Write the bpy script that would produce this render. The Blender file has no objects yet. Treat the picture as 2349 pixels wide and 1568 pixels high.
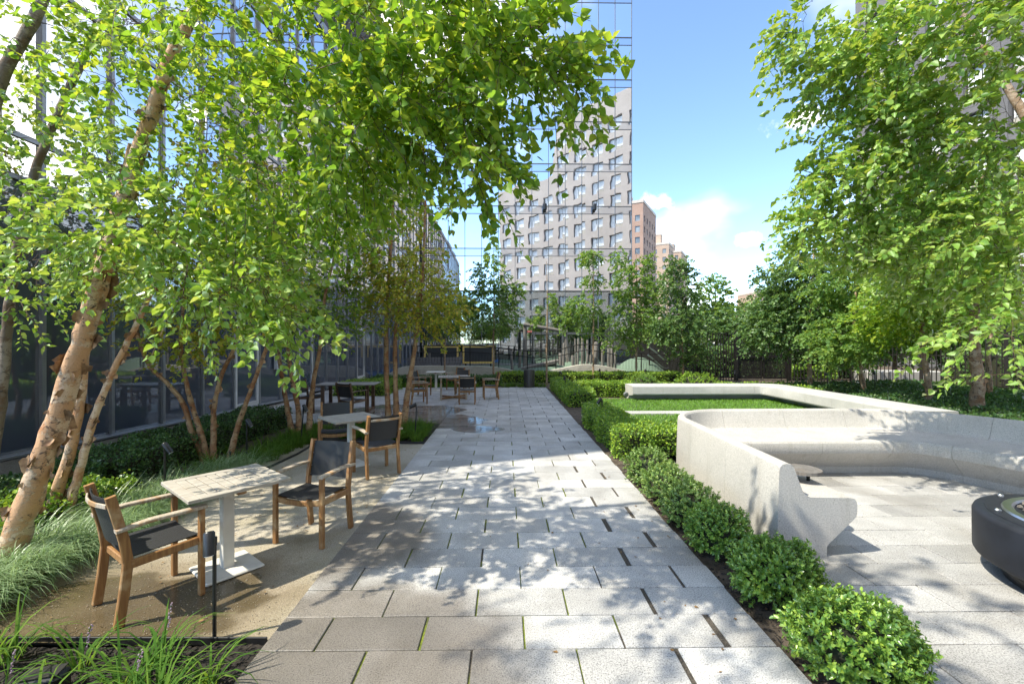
import bpy, math, random
import numpy as np
from mathutils import Vector, Matrix

S = bpy.context.scene
C = S.collection
rad = math.radians
rng = np.random.default_rng(7)
random.seed(7)

# ------------------------------------------------------------------ camera, sky, sun, exposure
FOC, HC, YAW = 1022.0 / 2349.0, 1.85, 0.87
cam_d = bpy.data.cameras.new('camera')
cam_d.sensor_width = 36.0
cam_d.lens = 36.0 * FOC
cam_d.clip_start = 0.05
cam_d.clip_end = 2000
cam = bpy.data.objects.new('camera', cam_d)
C.objects.link(cam)
cam.location = (0, 0, HC)
cam.rotation_euler = (rad(90), 0, rad(-YAW))
S.camera = cam

SUN_TO = Vector((-0.29, -0.11, 0.42)).normalized()
world = bpy.data.worlds.new('World')
S.world = world
world.use_nodes = True
wn = world.node_tree
for n in list(wn.nodes):
    wn.nodes.remove(n)


def nd(nt, kind, ins=None, **props):
    n = nt.nodes.new(kind)
    for k, v in props.items():
        setattr(n, k, v)
    for k, v in (ins or {}).items():
        sock = n.inputs[k]
        if isinstance(v, bpy.types.NodeSocket):
            nt.links.new(v, sock)
        else:
            sock.default_value = v
    return n


def mth(nt, op, a, b=None, clamp=False):
    n = nd(nt, 'ShaderNodeMath', {0: a} if b is None else {0: a, 1: b}, operation=op)
    n.use_clamp = clamp
    return n.outputs[0]


def mixc(nt, f, a, b, mode='MIX'):
    n = nt.nodes.new('ShaderNodeMix')
    n.data_type = 'RGBA'
    n.blend_type = mode
    for i, v in ((0, f), (6, a), (7, b)):
        if isinstance(v, bpy.types.NodeSocket):
            nt.links.new(v, n.inputs[i])
        else:
            n.inputs[i].default_value = v if i == 0 else (*v[:3], 1)
    return n.outputs[2]


def ramp(nt, f, stops, interp='LINEAR'):
    n = nt.nodes.new('ShaderNodeValToRGB')
    n.color_ramp.interpolation = interp
    el = n.color_ramp.elements
    while len(el) < len(stops):
        el.new(0.5)
    for e, (p, c) in zip(el, stops):
        e.position = p
        e.color = (*c[:3], 1) if not isinstance(c, (int, float)) else (c, c, c, 1)
    nt.links.new(f, n.inputs[0])
    return n.outputs[0]


def mrange(nt, v, a, b, c=0.0, d=1.0):
    return nd(nt, 'ShaderNodeMapRange', {0: v, 1: a, 2: b, 3: c, 4: d}, interpolation_type='SMOOTHSTEP').outputs[0]


FILL_VEIL_OFF = (28.42, 5.36, 56.08)  # keeps the added bright cloud mostly out of the camera's view
sky = nd(wn, 'ShaderNodeTexSky', sky_type='NISHITA', sun_disc=False)
sky.sun_elevation = math.asin(SUN_TO.z)
sky.sun_rotation = math.atan2(SUN_TO.x, SUN_TO.y) % (2 * math.pi)
sky.altitude = 10
sky.air_density = 0.7
sky.dust_density = 0.0
sky.ozone_density = 6.0
tc = nd(wn, 'ShaderNodeTexCoord')
cn = nd(wn, 'ShaderNodeTexNoise', {'Vector': tc.outputs['Generated'], 'Scale': 26.0, 'Detail': 5.0, 'Roughness': 0.6})
mask = None
for (cx, cz, sx, sz) in ((0.345, 0.318, 0.042, 0.022), (0.545, 0.228, 0.036, 0.019), (0.68, 0.505, 0.07, 0.024),
                         (-0.9, 0.35, 0.12, 0.05), (1.5, 0.5, 0.15, 0.06), (-2.2, 0.7, 0.2, 0.08)):
    c = Vector((cx, 1.0, cz)).normalized()
    dv = nd(wn, 'ShaderNodeVectorMath', {0: tc.outputs['Generated'], 1: c}, operation='SUBTRACT')
    ds = nd(wn, 'ShaderNodeVectorMath', {0: dv.outputs[0], 1: (1 / sx, 1 / sx, 1 / sz)}, operation='MULTIPLY')
    ln = nd(wn, 'ShaderNodeVectorMath', {0: ds.outputs[0]}, operation='LENGTH')
    m = mth(wn, 'SUBTRACT', 1.0, ln.outputs['Value'])
    mask = m if mask is None else mth(wn, 'MAXIMUM', mask, m)
# thin bright veil of cloud over the whole dome, added to lift fill in shade
fill_veil = nd(wn, 'ShaderNodeTexNoise', {'Vector': nd(wn, 'ShaderNodeMapping', {'Vector': tc.outputs['Generated'], 'Location': FILL_VEIL_OFF, 'Scale': (1, 1, 1.6)}).outputs[0], 'Scale': 1.9, 'Detail': 5.0, 'Roughness': 0.5})
mm = mth(wn, 'ADD', mask, mth(wn, 'MULTIPLY', mth(wn, 'SUBTRACT', cn.outputs[0], 0.5), 2.6))
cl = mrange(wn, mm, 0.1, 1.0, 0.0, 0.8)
cl = mth(wn, 'MAXIMUM', cl, mrange(wn, fill_veil.outputs[0], 0.46, 0.66, 0.0, 0.8))
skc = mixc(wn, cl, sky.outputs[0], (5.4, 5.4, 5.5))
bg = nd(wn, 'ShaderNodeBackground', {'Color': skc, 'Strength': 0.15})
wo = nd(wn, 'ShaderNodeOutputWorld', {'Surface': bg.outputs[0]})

sun_d = bpy.data.lights.new('sun', 'SUN')
sun_d.energy = 2.0
sun_d.angle = rad(0.7)
sun_d.color = (1.0, 0.985, 0.955)
sun = bpy.data.objects.new('sun', sun_d)
C.objects.link(sun)
sun.location = (-20, -8, 40)
sun.rotation_euler = (-SUN_TO).to_track_quat('-Z', 'Y').to_euler()

S.view_settings.view_transform = 'Standard'
S.view_settings.look = 'None'
S.view_settings.gamma = 1.0
S.view_settings.exposure = 1.86
S.view_settings.use_white_balance = True
S.view_settings.white_balance_temperature = 7550
S.view_settings.white_balance_tint = 5
S.cycles.use_denoising = True
S.cycles.max_bounces = 8
S.cycles.transmission_bounces = 6
S.cycles.transparent_max_bounces = 8
S.cycles.caustics_reflective = False
S.cycles.caustics_refractive = False
S.cycles.sample_clamp_indirect = 8


def W(u, v, d):
    """point at depth d along the optical axis that appears at (u, v) of a 2349 x 1568 frame"""
    xc, zc = (u - 1174.5) / 1022.0 * d, HC + (784 - v) / 1022.0 * d
    a = rad(YAW)
    return Vector((xc * math.cos(a) + d * math.sin(a), d * math.cos(a) - xc * math.sin(a), zc))


def G(u, v, z=0.0):
    return W(u, v, 1022.0 * (HC - z) / (v - 784))


# ------------------------------------------------------------------ materials
MATS = {}


def new_mat(name):
    m = bpy.data.materials.new(name)
    m.use_nodes = True
    nt = m.node_tree
    for n in list(nt.nodes):
        nt.nodes.remove(n)
    MATS[name] = m
    return m, nt


def out(nt, sh, disp=None):
    nd(nt, 'ShaderNodeOutputMaterial', {'Surface': sh})


def pri(nt, **k):
    k2 = {}
    for a, b in k.items():
        a = a.replace('_', ' ')
        if isinstance(b, (tuple, list)) and len(b) == 3 and a == 'Base Color':
            b = (*b, 1)
        k2[a] = b
    return nd(nt, 'ShaderNodeBsdfPrincipled', k2).outputs[0]


def bump(nt, h, strength=0.3, dist=0.01):
    return nd(nt, 'ShaderNodeBump', {'Height': h, 'Strength': strength, 'Distance': dist}).outputs[0]


def pos(nt):
    return nd(nt, 'ShaderNodeNewGeometry').outputs['Position']


def ocoord(nt):
    return nd(nt, 'ShaderNodeTexCoord').outputs['Object']


def noise(nt, scale, detail=3.0, vec=None, rough=0.55, dist=0.0):
    return nd(nt, 'ShaderNodeTexNoise', {'Vector': vec if vec is not None else pos(nt), 'Scale': scale, 'Detail': detail,
                                         'Roughness': rough, 'Distortion': dist}).outputs[0]


def simple(name, c1, c2=None, scale=8.0, rough=0.6, metal=0.0, bmp=0.0, bscale=60.0, objvar=0.0, spec=0.5):
    m, nt = new_mat(name)
    if c2 is None:
        c2 = tuple(x * 0.75 for x in c1)
    f = mrange(nt, noise(nt, scale, 4), 0.3, 0.7)
    col = mixc(nt, f, c1, c2)
    if objvar:
        r = nd(nt, 'ShaderNodeObjectInfo').outputs['Random']
        col = mixc(nt, 1.0, col, ramp(nt, r, [(0, 1 - objvar), (1, 1.0)]), 'MULTIPLY')
    k = dict(Base_Color=col, Roughness=rough, Metallic=metal, Specular_IOR_Level=spec)
    if bmp:
        k['Normal'] = bump(nt, noise(nt, bscale, 3), bmp, 0.01)
    out(nt, pri(nt, **k))
    return m


def blob_mask(nt, spots, wob=0.5, nscale=1.6):
    p = pos(nt)
    nz = mth(nt, 'MULTIPLY', mth(nt, 'SUBTRACT', noise(nt, nscale, 3), 0.5), wob * 2)
    best = None
    for (x, y, rx, ry) in spots:
        a = nd(nt, 'ShaderNodeVectorMath', {0: p, 1: (x, y, 0)}, operation='SUBTRACT').outputs[0]
        b = nd(nt, 'ShaderNodeVectorMath', {0: a, 1: (1 / rx, 1 / ry, 0)}, operation='MULTIPLY').outputs[0]
        l = nd(nt, 'ShaderNodeVectorMath', {0: b}, operation='LENGTH').outputs['Value']
        m = mth(nt, 'SUBTRACT', 1.0, l)
        best = m if best is None else mth(nt, 'MAXIMUM', best, m)
    return mth(nt, 'ADD', best, nz)


def granite(name, wet=(), damp=(), tonek=1.0):
    m, nt = new_mat(name)
    fine = noise(nt, 115, 3, rough=0.8)
    sp = ramp(nt, fine, [(0.34, (0.135, 0.13, 0.125)), (0.45, (0.455, 0.445, 0.435)), (0.58, (0.68, 0.665, 0.645))])
    mid = mrange(nt, noise(nt, 2.4, 4), 0.3, 0.75, 0.80, 1.05)
    r = nd(nt, 'ShaderNodeObjectInfo').outputs['Random']
    tone = mth(nt, 'MULTIPLY', mid, mrange(nt, r, 0, 1, 0.80 * tonek, 1.08 * tonek))
    comb = nd(nt, 'ShaderNodeCombineColor', {0: tone, 1: tone, 2: tone}).outputs[0]
    col = mixc(nt, 1.0, sp, comb, 'MULTIPLY')
    st = mrange(nt, noise(nt, 0.8, 6, rough=0.65, dist=0.8), 0.46, 0.68, 0.0, 0.42)
    col = mixc(nt, st, col, mixc(nt, 1.0, col, (0.62, 0.57, 0.50), 'MULTIPLY'))
    drip = mrange(nt, noise(nt, 9.0, 5, rough=0.7), 0.62, 0.72, 0.0, 0.5)
    col = mixc(nt, drip, col, mixc(nt, 1.0, col, (0.6, 0.56, 0.5), 'MULTIPLY'))
    rough = 0.62
    if damp:
        dm = mrange(nt, blob_mask(nt, damp, 0.5, 1.3), 0.0, 0.4)
        col = mixc(nt, dm, col, mixc(nt, 1.0, col, (0.42, 0.385, 0.35), 'MULTIPLY'))
        rough = mth(nt, 'SUBTRACT', 0.62, mth(nt, 'MULTIPLY', dm, 0.22))
    if wet:
        wm = mrange(nt, blob_mask(nt, wet, 0.45, 1.0), 0.02, 0.22)
        col = mixc(nt, wm, col, mixc(nt, 1.0, col, (0.58, 0.51, 0.47), 'MULTIPLY'))
        rough = mth(nt, 'SUBTRACT', rough, mth(nt, 'MULTIPLY', wm, 0.57), True)
    bs = mth(nt, 'MULTIPLY', fine, 1.0)
    out(nt, pri(nt, Base_Color=col, Roughness=rough, Normal=bump(nt, bs, 0.10, 0.003)))
    return m


granite('granite_path', wet=((-1.5, 10.5, 1.25, 1.1), (-2.7, 12.0, 1.7, 1.4), (-0.6, 9.5, 0.6, 0.45)),
        damp=((-0.95, 2.4, 1.3, 1.5), (-1.45, 4.2, 0.95, 1.1)))
granite('granite_patio', tonek=0.82)


def joint_mat():
    m, nt = new_mat('joint_sand')
    p = pos(nt)
    x = nd(nt, 'ShaderNodeSeparateXYZ', {0: p}).outputs[0]
    y = nd(nt, 'ShaderNodeSeparateXYZ', {0: p}).outputs[1]
    a = mrange(nt, x, 0.65, 1.05, 1.0, 0.0)
    nzz = mrange(nt, noise(nt, 2.2, 3), 0.36, 0.48)
    a = mth(nt, 'MULTIPLY', mth(nt, 'MULTIPLY', a, nzz), mrange(nt, y, 7.5, 10.0, 1.0, 0.15))
    moss = mixc(nt, mrange(nt, noise(nt, 30, 3), 0.3, 0.7), (0.19, 0.23, 0.025), (0.09, 0.12, 0.02))
    soil = mixc(nt, mrange(nt, noise(nt, 90, 3), 0.3, 0.7), (0.035, 0.03, 0.024), (0.12, 0.10, 0.08))
    out(nt, pri(nt, Base_Color=mixc(nt, a, soil, moss), Roughness=0.95, Normal=bump(nt, noise(nt, 120, 3), 0.8, 0.01)))


joint_mat()


def gravel_mat():
    m, nt = new_mat('gravel_fines')
    f = noise(nt, 130, 3, rough=0.75)
    col = ramp(nt, f, [(0.32, (0.22, 0.185, 0.14)), (0.48, (0.46, 0.405, 0.32)), (0.66, (0.66, 0.60, 0.51))])
    big = mrange(nt, noise(nt, 1.7, 4), 0.35, 0.7)
    col = mixc(nt, big, col, mixc(nt, 1.0, col, (0.72, 0.70, 0.62), 'MULTIPLY'))
    wb = blob_mask(nt, ((-2.75, 3.05, 1.0, 0.62), (-2.3, 3.3, 0.7, 0.35)), 0.55, 2.2)
    damp = mrange(nt, wb, -0.7, 0.1)
    wm = mrange(nt, wb, 0.0, 0.25)
    col = mixc(nt, damp, col, mixc(nt, 1.0, col, (0.64, 0.58, 0.50), 'MULTIPLY'))
    col = mixc(nt, wm, col, mixc(nt, 1.0, col, (0.42, 0.40, 0.36), 'MULTIPLY'))
    ro = mth(nt, 'SUBTRACT', 0.9, mth(nt, 'MULTIPLY', wm, 0.84))
    hb = mth(nt, 'MULTIPLY', noise(nt, 170, 3), mth(nt, 'SUBTRACT', 1.0, mth(nt, 'MULTIPLY', wm, 0.93)))
    out(nt, pri(nt, Base_Color=col, Roughness=ro, Normal=bump(nt, hb, 0.7, 0.012)))


gravel_mat()
simple('mulch', (0.010, 0.008, 0.007), (0.032, 0.025, 0.02), 35, 0.95, bmp=1.0, bscale=45)
simple('bed_soil', (0.06, 0.043, 0.03), (0.13, 0.10, 0.075), 12, 0.95, bmp=0.9, bscale=70)
simple('mulch_chip', (0.012, 0.010, 0.009), (0.045, 0.033, 0.025), 40, 0.85, objvar=0.5)
simple('litter', (0.30, 0.17, 0.06), (0.16, 0.09, 0.04), 20, 0.8)
simple('asphalt', (0.06, 0.06, 0.062), (0.045, 0.045, 0.046), 0.5, 0.9)
simple('lawn_soil', (0.05, 0.085, 0.022), (0.035, 0.065, 0.016), 3, 0.95)


def concrete(name, c1, c2, speck=0.5, stain=0.0, streak=0.0):
    m, nt = new_mat(name)
    f = noise(nt, 85, 5, rough=0.85)
    k = mrange(nt, f, 0.36, 0.60, 1 - speck, 1.10)
    g = nd(nt, 'ShaderNodeCombineColor', {0: k, 1: k, 2: k}).outputs[0]
    b = mixc(nt, mrange(nt, noise(nt, 1.6, 5), 0.3, 0.72), c1, c2)
    col = mixc(nt, 1.0, b, g, 'MULTIPLY')
    if stain:
        st = mrange(nt, noise(nt, 0.9, 6, rough=0.7, dist=1.2), 0.5, 0.7, 0.0, stain)
        col = mixc(nt, st, col, (0.12, 0.11, 0.09))
    if streak:
        sv = nd(nt, 'ShaderNodeMapping', {'Vector': pos(nt), 'Scale': (7, 7, 0.7)}).outputs[0]
        sk = mrange(nt, noise(nt, 1.0, 5, sv, 0.65), 0.52, 0.72, 0.0, streak)
        col = mixc(nt, sk, col, mixc(nt, 1.0, col, (0.66, 0.63, 0.58), 'MULTIPLY'))
        pit = mrange(nt, noise(nt, 38, 2, rough=0.5), 0.70, 0.74, 0.0, 0.6)
        col = mixc(nt, pit, col, (0.2, 0.19, 0.17))
    out(nt, pri(nt, Base_Color=col, Roughness=0.8, Normal=bump(nt, f, 0.5, 0.006)))


concrete('bench_concrete', (0.53, 0.505, 0.472), (0.465, 0.443, 0.412), 0.32, 0.0, 0.35)
concrete('bench_concrete_grey', (0.50, 0.49, 0.47), (0.42, 0.415, 0.40), 0.22)
concrete('wall_concrete', (0.60, 0.565, 0.49), (0.50, 0.47, 0.40), 0.12, 0.35)
concrete('curb_stone', (0.33, 0.31, 0.29), (0.25, 0.235, 0.22), 0.35)


def wood(name, c1, c2, c3, rough=0.6, grain=(60, 60, 4)):
    m, nt = new_mat(name)
    oc = nd(nt, 'ShaderNodeMapping', {'Vector': ocoord(nt), 'Scale': grain}).outputs[0]
    rnd = nd(nt, 'ShaderNodeObjectInfo').outputs['Random']
    off = nd(nt, 'ShaderNodeVectorMath', {0: oc, 1: nd(nt, 'ShaderNodeCombineXYZ', {0: mth(nt, 'MULTIPLY', rnd, 50), 1: mth(nt, 'MULTIPLY', rnd, 31), 2: 0.0}).outputs[0]}, operation='ADD').outputs[0]
    g = noise(nt, 1.0, 4, off, dist=0.5)
    blot = noise(nt, 7.0, 4)
    col = mixc(nt, mrange(nt, g, 0.35, 0.65), c1, c2)
    col = mixc(nt, mrange(nt, blot, 0.52, 0.68), col, c3)
    nz = nd(nt, 'ShaderNodeSeparateXYZ', {0: nd(nt, 'ShaderNodeNewGeometry').outputs['Normal']}).outputs[2]
    out(nt, pri(nt, Base_Color=col, Roughness=rough, Normal=bump(nt, g, 0.3, 0.004)))


wood('teak', (0.34, 0.175, 0.065), (0.23, 0.105, 0.038), (0.42, 0.27, 0.14), 0.55)
wood('teak_weathered', (0.50, 0.43, 0.35), (0.36, 0.29, 0.22), (0.37, 0.215, 0.10), 0.7)
wood('teak_dark', (0.15, 0.075, 0.04), (0.085, 0.045, 0.028), (0.20, 0.12, 0.08), 0.45)
wood('table_grey', (0.46, 0.42, 0.365), (0.34, 0.305, 0.26), (0.38, 0.33, 0.27), 0.75, (8, 60, 60))
wood('table_dark', (0.30, 0.28, 0.26), (0.20, 0.185, 0.17), (0.36, 0.34, 0.31), 0.35, (8, 60, 60))
wood('log_grey', (0.20, 0.185, 0.172), (0.13, 0.12, 0.11), (0.17, 0.145, 0.125), 0.85, (30, 30, 3))
simple('sling_black', (0.018, 0.019, 0.022), (0.028, 0.029, 0.032), 300, 0.55, bmp=0.3, bscale=500)
simple('sling_grey', (0.085, 0.08, 0.075), (0.06, 0.058, 0.055), 300, 0.6, bmp=0.3, bscale=500)
simple('white_paint', (0.70, 0.68, 0.63), (0.60, 0.58, 0.53), 6, 0.45)
simple('black_metal', (0.012, 0.012, 0.013), (0.02, 0.02, 0.021), 20, 0.35)
simple('bronze_metal', (0.022, 0.02, 0.019), (0.015, 0.014, 0.013), 6, 0.6, spec=0.25)
simple('grey_metal', (0.075, 0.074, 0.072), (0.06, 0.06, 0.058), 3, 0.42, metal=0.6)
simple('steel', (0.55, 0.57, 0.6), (0.48, 0.5, 0.52), 6, 0.28, metal=1.0)
simple('mullion_dark', (0.16, 0.165, 0.175), (0.13, 0.135, 0.14), 3, 0.4, metal=0.5)
simple('mullion_grey', (0.34, 0.35, 0.37), (0.28, 0.29, 0.31), 3, 0.4, metal=0.6)
simple('frame_white', (0.66, 0.68, 0.70), (0.60, 0.61, 0.63), 3, 0.4)
simple('firepit_metal', (0.016, 0.019, 0.027), (0.011, 0.013, 0.018), 8, 0.6, spec=0.35)
simple('lava_rock', (0.25, 0.22, 0.19), (0.08, 0.07, 0.06), 40, 0.9)
simple('yellow_frame', (0.75, 0.52, 0.16), (0.66, 0.45, 0.14), 6, 0.6)
simple('chalkboard', (0.025, 0.027, 0.03), (0.035, 0.037, 0.04), 2, 0.7)
simple('rubber_green', (0.15, 0.22, 0.16), (0.12, 0.18, 0.13), 30, 0.9)
simple('rubber_blue', (0.03, 0.16, 0.42), (0.025, 0.13, 0.36), 30, 0.9)
simple('sign_red', (0.62, 0.2, 0.17), (0.55, 0.16, 0.14), 3, 0.5)
simple('interior_dark', (0.02, 0.022, 0.028), (0.03, 0.032, 0.038), 0.7, 0.9)


def brick(name, c1, c2, mortar, sc, objn=False):
    m, nt = new_mat(name)
    uv = nd(nt, 'ShaderNodeTexCoord').outputs['UV']
    b = nd(nt, 'ShaderNodeTexBrick', {'Vector': uv, 'Color1': (*c1, 1), 'Color2': (*c2, 1), 'Mortar': (*mortar, 1), 'Scale': sc,
                                      'Mortar Size': 0.012, 'Brick Width': 0.22, 'Row Height': 0.075})
    col = mixc(nt, mrange(nt, noise(nt, 0.35, 5), 0.3, 0.7, 0.0, 0.35), b.outputs[0], tuple(x * 0.6 for x in c1))
    out(nt, pri(nt, Base_Color=col, Roughness=0.85))


brick('brick_grey', (0.62, 0.535, 0.48), (0.56, 0.48, 0.43), (0.58, 0.54, 0.51), 1.0)
brick('brick_dark', (0.165, 0.16, 0.17), (0.125, 0.12, 0.13), (0.19, 0.185, 0.19), 1.0)
brick('brick_red', (0.42, 0.245, 0.18), (0.36, 0.205, 0.15), (0.45, 0.35, 0.3), 1.0)
brick('brick_tan', (0.52, 0.36, 0.27), (0.46, 0.31, 0.235), (0.52, 0.42, 0.34), 1.0)
simple('parapet_light', (0.62, 0.55, 0.48), (0.52, 0.45, 0.4), 0.5, 0.8)
simple('window_glass_far', (0.10, 0.12, 0.14), (0.30, 0.33, 0.35), 0.6, 0.15, spec=0.6)
simple('curtain', (0.93, 0.94, 0.93), (0.70, 0.73, 0.74), 2.5, 0.25, spec=0.7)
simple('window_reveal', (0.03, 0.03, 0.033), (0.04, 0.04, 0.043), 2, 0.6)
simple('ac_unit', (0.5, 0.46, 0.4), (0.42, 0.39, 0.34), 2, 0.6)


def glass(name, base, metal, rough, bstr, ior=1.5):
    m, nt = new_mat(name)
    v = pos(nt)
    h = noise(nt, 0.55, 2, v)
    r = nd(nt, 'ShaderNodeObjectInfo').outputs['Random']
    col = mixc(nt, 1.0, base, ramp(nt, r, [(0, 0.93), (1, 1.0)]), 'MULTIPLY')
    out(nt, pri(nt, Base_Color=col, Metallic=metal, Roughness=rough, IOR=ior, Normal=bump(nt, h, 0.35, bstr)))


glass('mirror_glass', (0.94, 0.93, 0.93), 1.0, 0.01, 0.012)
glass('spandrel_glass', (0.80, 0.815, 0.85), 1.0, 0.03, 0.009)
glass('dark_glass', (0.085, 0.102, 0.14), 0.0, 0.02, 0.006, 2.5)


def thin_glass(name, tint, refl):
    m, nt = new_mat(name)
    fr = mth(nt, 'ADD', mth(nt, 'MULTIPLY', nd(nt, 'ShaderNodeFresnel', {'IOR': 1.9}).outputs[0], 1.0 - refl), refl)
    tr = nd(nt, 'ShaderNodeBsdfTransparent', {'Color': (*tint, 1)}).outputs[0]
    gl = nd(nt, 'ShaderNodeBsdfGlossy', {'Color': (0.85, 0.9, 0.92, 1), 'Roughness': 0.02}).outputs[0]
    out(nt, nd(nt, 'ShaderNodeMixShader', {0: fr, 1: tr, 2: gl}).outputs[0])


thin_glass('lobby_glass', (0.55, 0.68, 0.68), 0.42)


def leaf_mat(name, greens, trans, tw=0.45, gloss=0.07, rough=0.45):
    m, nt = new_mat(name)
    r1 = nd(nt, 'ShaderNodeNewGeometry').outputs['Random Per Island']
    r2 = nd(nt, 'ShaderNodeObjectInfo').outputs['Random']
    r = mth(nt, 'FRACT', mth(nt, 'ADD', r1, mth(nt, 'MULTIPLY', r2, 7.31)))
    k = len(greens) - 1
    dc = ramp(nt, r, [(i / k, g) for i, g in enumerate(greens)])
    tcx = ramp(nt, r, [(i / (len(trans) - 1), g) for i, g in enumerate(trans)])
    d = nd(nt, 'ShaderNodeBsdfDiffuse', {'Color': dc}).outputs[0]
    t = nd(nt, 'ShaderNodeBsdfTranslucent', {'Color': tcx}).outputs[0]
    g = nd(nt, 'ShaderNodeBsdfGlossy', {'Color': (1, 1, 1, 1), 'Roughness': rough}).outputs[0]
    s = nd(nt, 'ShaderNodeMixShader', {0: tw, 1: d, 2: t}).outputs[0]
    lw = nd(nt, 'ShaderNodeLayerWeight', {'Blend': 0.25}).outputs['Fresnel']
    s = nd(nt, 'ShaderNodeMixShader', {0: mth(nt, 'ADD', mth(nt, 'MULTIPLY', lw, min(0.22, gloss * 1.6)), gloss * 0.12, True), 1: s, 2: g}).outputs[0]
    out(nt, s)


leaf_mat('leaf_birch', [(0.08, 0.185, 0.03), (0.145, 0.29, 0.04), (0.225, 0.37, 0.05), (0.34, 0.45, 0.065)],
         [(0.25, 0.47, 0.035), (0.39, 0.62, 0.05), (0.53, 0.71, 0.06), (0.74, 0.76, 0.07)], 0.5)
leaf_mat('leaf_birch_bright', [(0.12, 0.27, 0.05), (0.19, 0.37, 0.065), (0.27, 0.45, 0.09), (0.36, 0.50, 0.13)],
         [(0.39, 0.62, 0.06), (0.52, 0.72, 0.08), (0.64, 0.78, 0.10), (0.76, 0.79, 0.13)], 0.42, 0.2)
leaf_mat('leaf_olive', [(0.155, 0.221, 0.040), (0.265, 0.354, 0.053), (0.420, 0.442, 0.066), (0.575, 0.442, 0.078)],
         [(0.466, 0.590, 0.047), (0.652, 0.699, 0.062), (0.869, 0.776, 0.078), (0.931, 0.621, 0.078)], 0.45)  # colours raised so crowns in the building's shadow look sunlit
leaf_mat('leaf_dark', [(0.056, 0.128, 0.041), (0.094, 0.188, 0.056), (0.140, 0.244, 0.066)],
         [(0.166, 0.331, 0.069), (0.276, 0.455, 0.083), (0.386, 0.552, 0.083)], 0.35, 0.2)
leaf_mat('leaf_far', [(0.090, 0.190, 0.060), (0.140, 0.260, 0.070), (0.220, 0.320, 0.080)],
         [(0.269, 0.478, 0.075), (0.389, 0.598, 0.090), (0.538, 0.673, 0.090)], 0.4)
leaf_mat('leaf_bush', [(0.077, 0.185, 0.038), (0.130, 0.271, 0.052), (0.216, 0.367, 0.065), (0.367, 0.518, 0.077)],
         [(0.198, 0.396, 0.040), (0.290, 0.502, 0.053), (0.422, 0.594, 0.066)], 0.25, 0.35, 0.28)
leaf_mat('leaf_bush_pale', [(0.103, 0.196, 0.057), (0.149, 0.265, 0.069), (0.218, 0.345, 0.081), (0.322, 0.414, 0.103)],
         [(0.25, 0.42, 0.06), (0.32, 0.5, 0.08), (0.42, 0.55, 0.1)], 0.25, 0.3, 0.35)
leaf_mat('leaf_hedge', [(0.070, 0.160, 0.026), (0.140, 0.280, 0.033), (0.260, 0.420, 0.044), (0.400, 0.540, 0.060)],
         [(0.215, 0.429, 0.043), (0.358, 0.572, 0.057), (0.572, 0.715, 0.072)], 0.25, 0.2)
leaf_mat('leaf_yew', [(0.030, 0.085, 0.027), (0.051, 0.127, 0.034), (0.101, 0.186, 0.043)],
         [(0.132, 0.264, 0.040), (0.198, 0.370, 0.053)], 0.2, 0.2)
leaf_mat('blade_green', [(0.045, 0.11, 0.025), (0.08, 0.17, 0.035), (0.15, 0.24, 0.045)],
         [(0.240, 0.432, 0.048), (0.360, 0.540, 0.060)], 0.3, 0.0, 0.6)
leaf_mat('blade_silver', [(0.120, 0.240, 0.075), (0.195, 0.330, 0.120), (0.300, 0.420, 0.195)],
         [(0.360, 0.540, 0.180), (0.480, 0.600, 0.240)], 0.3, 0.1, 0.5)
leaf_mat('blade_lawn', [(0.104, 0.270, 0.031), (0.156, 0.354, 0.042), (0.229, 0.416, 0.052)],
         [(0.260, 0.520, 0.039), (0.390, 0.650, 0.052)], 0.35, 0.1)
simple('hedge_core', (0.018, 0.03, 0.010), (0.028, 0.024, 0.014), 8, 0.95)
simple('flower_lilac', (0.40, 0.30, 0.36), (0.30, 0.2, 0.27), 60, 0.7)


def bark(name, cream, peach, darkc, dk=0.62, lent=True):
    m, nt = new_mat(name)
    oc = ocoord(nt)
    st = nd(nt, 'ShaderNodeMapping', {'Vector': oc, 'Scale': (1, 1, 1.25)}).outputs[0]
    n1 = noise(nt, 4.2, 6, st, 0.68, 0.25)
    n2 = noise(nt, 13.0, 6, st, 0.7, 0.4)
    hs = nd(nt, 'ShaderNodeMapping', {'Vector': oc, 'Scale': (9, 9, 120)}).outputs[0]
    n3 = noise(nt, 1.0, 3, hs)
    n4 = noise(nt, 2.6, 7, st, 0.72, 0.2)
    col = mixc(nt, mrange(nt, n1, 0.46, 0.52), cream, peach)
    col = mixc(nt, mrange(nt, n4, 0.40, 0.47, 1.0, 0.0), col, tuple(x * y for x, y in zip(peach, (0.78, 0.62, 0.5))))
    edge = mrange(nt, mth(nt, 'ABSOLUTE', mth(nt, 'SUBTRACT', n1, 0.49)), 0.002, 0.012, 0.30, 0.0)
    col = mixc(nt, edge, col, tuple(x * 1.6 for x in darkc))
    col = mixc(nt, mrange(nt, n3, 0.58, 0.68, 0.0, 0.5), col, tuple(x * 0.5 for x in peach))
    col = mixc(nt, mrange(nt, n2, dk, dk + 0.09), col, darkc)
    col = mixc(nt, mrange(nt, n4, 0.60, 0.66), col, mixc(nt, n2, darkc, tuple(x * 2.6 for x in darkc)))
    n2 = mth(nt, 'ADD', mth(nt, 'ADD', n2, mth(nt, 'MULTIPLY', edge, 0.4)), mrange(nt, n4, 0.59, 0.64, 0.0, 0.5))
    out(nt, pri(nt, Base_Color=col, Roughness=0.75, Normal=bump(nt, n2, 0.7, 0.02)))


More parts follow.
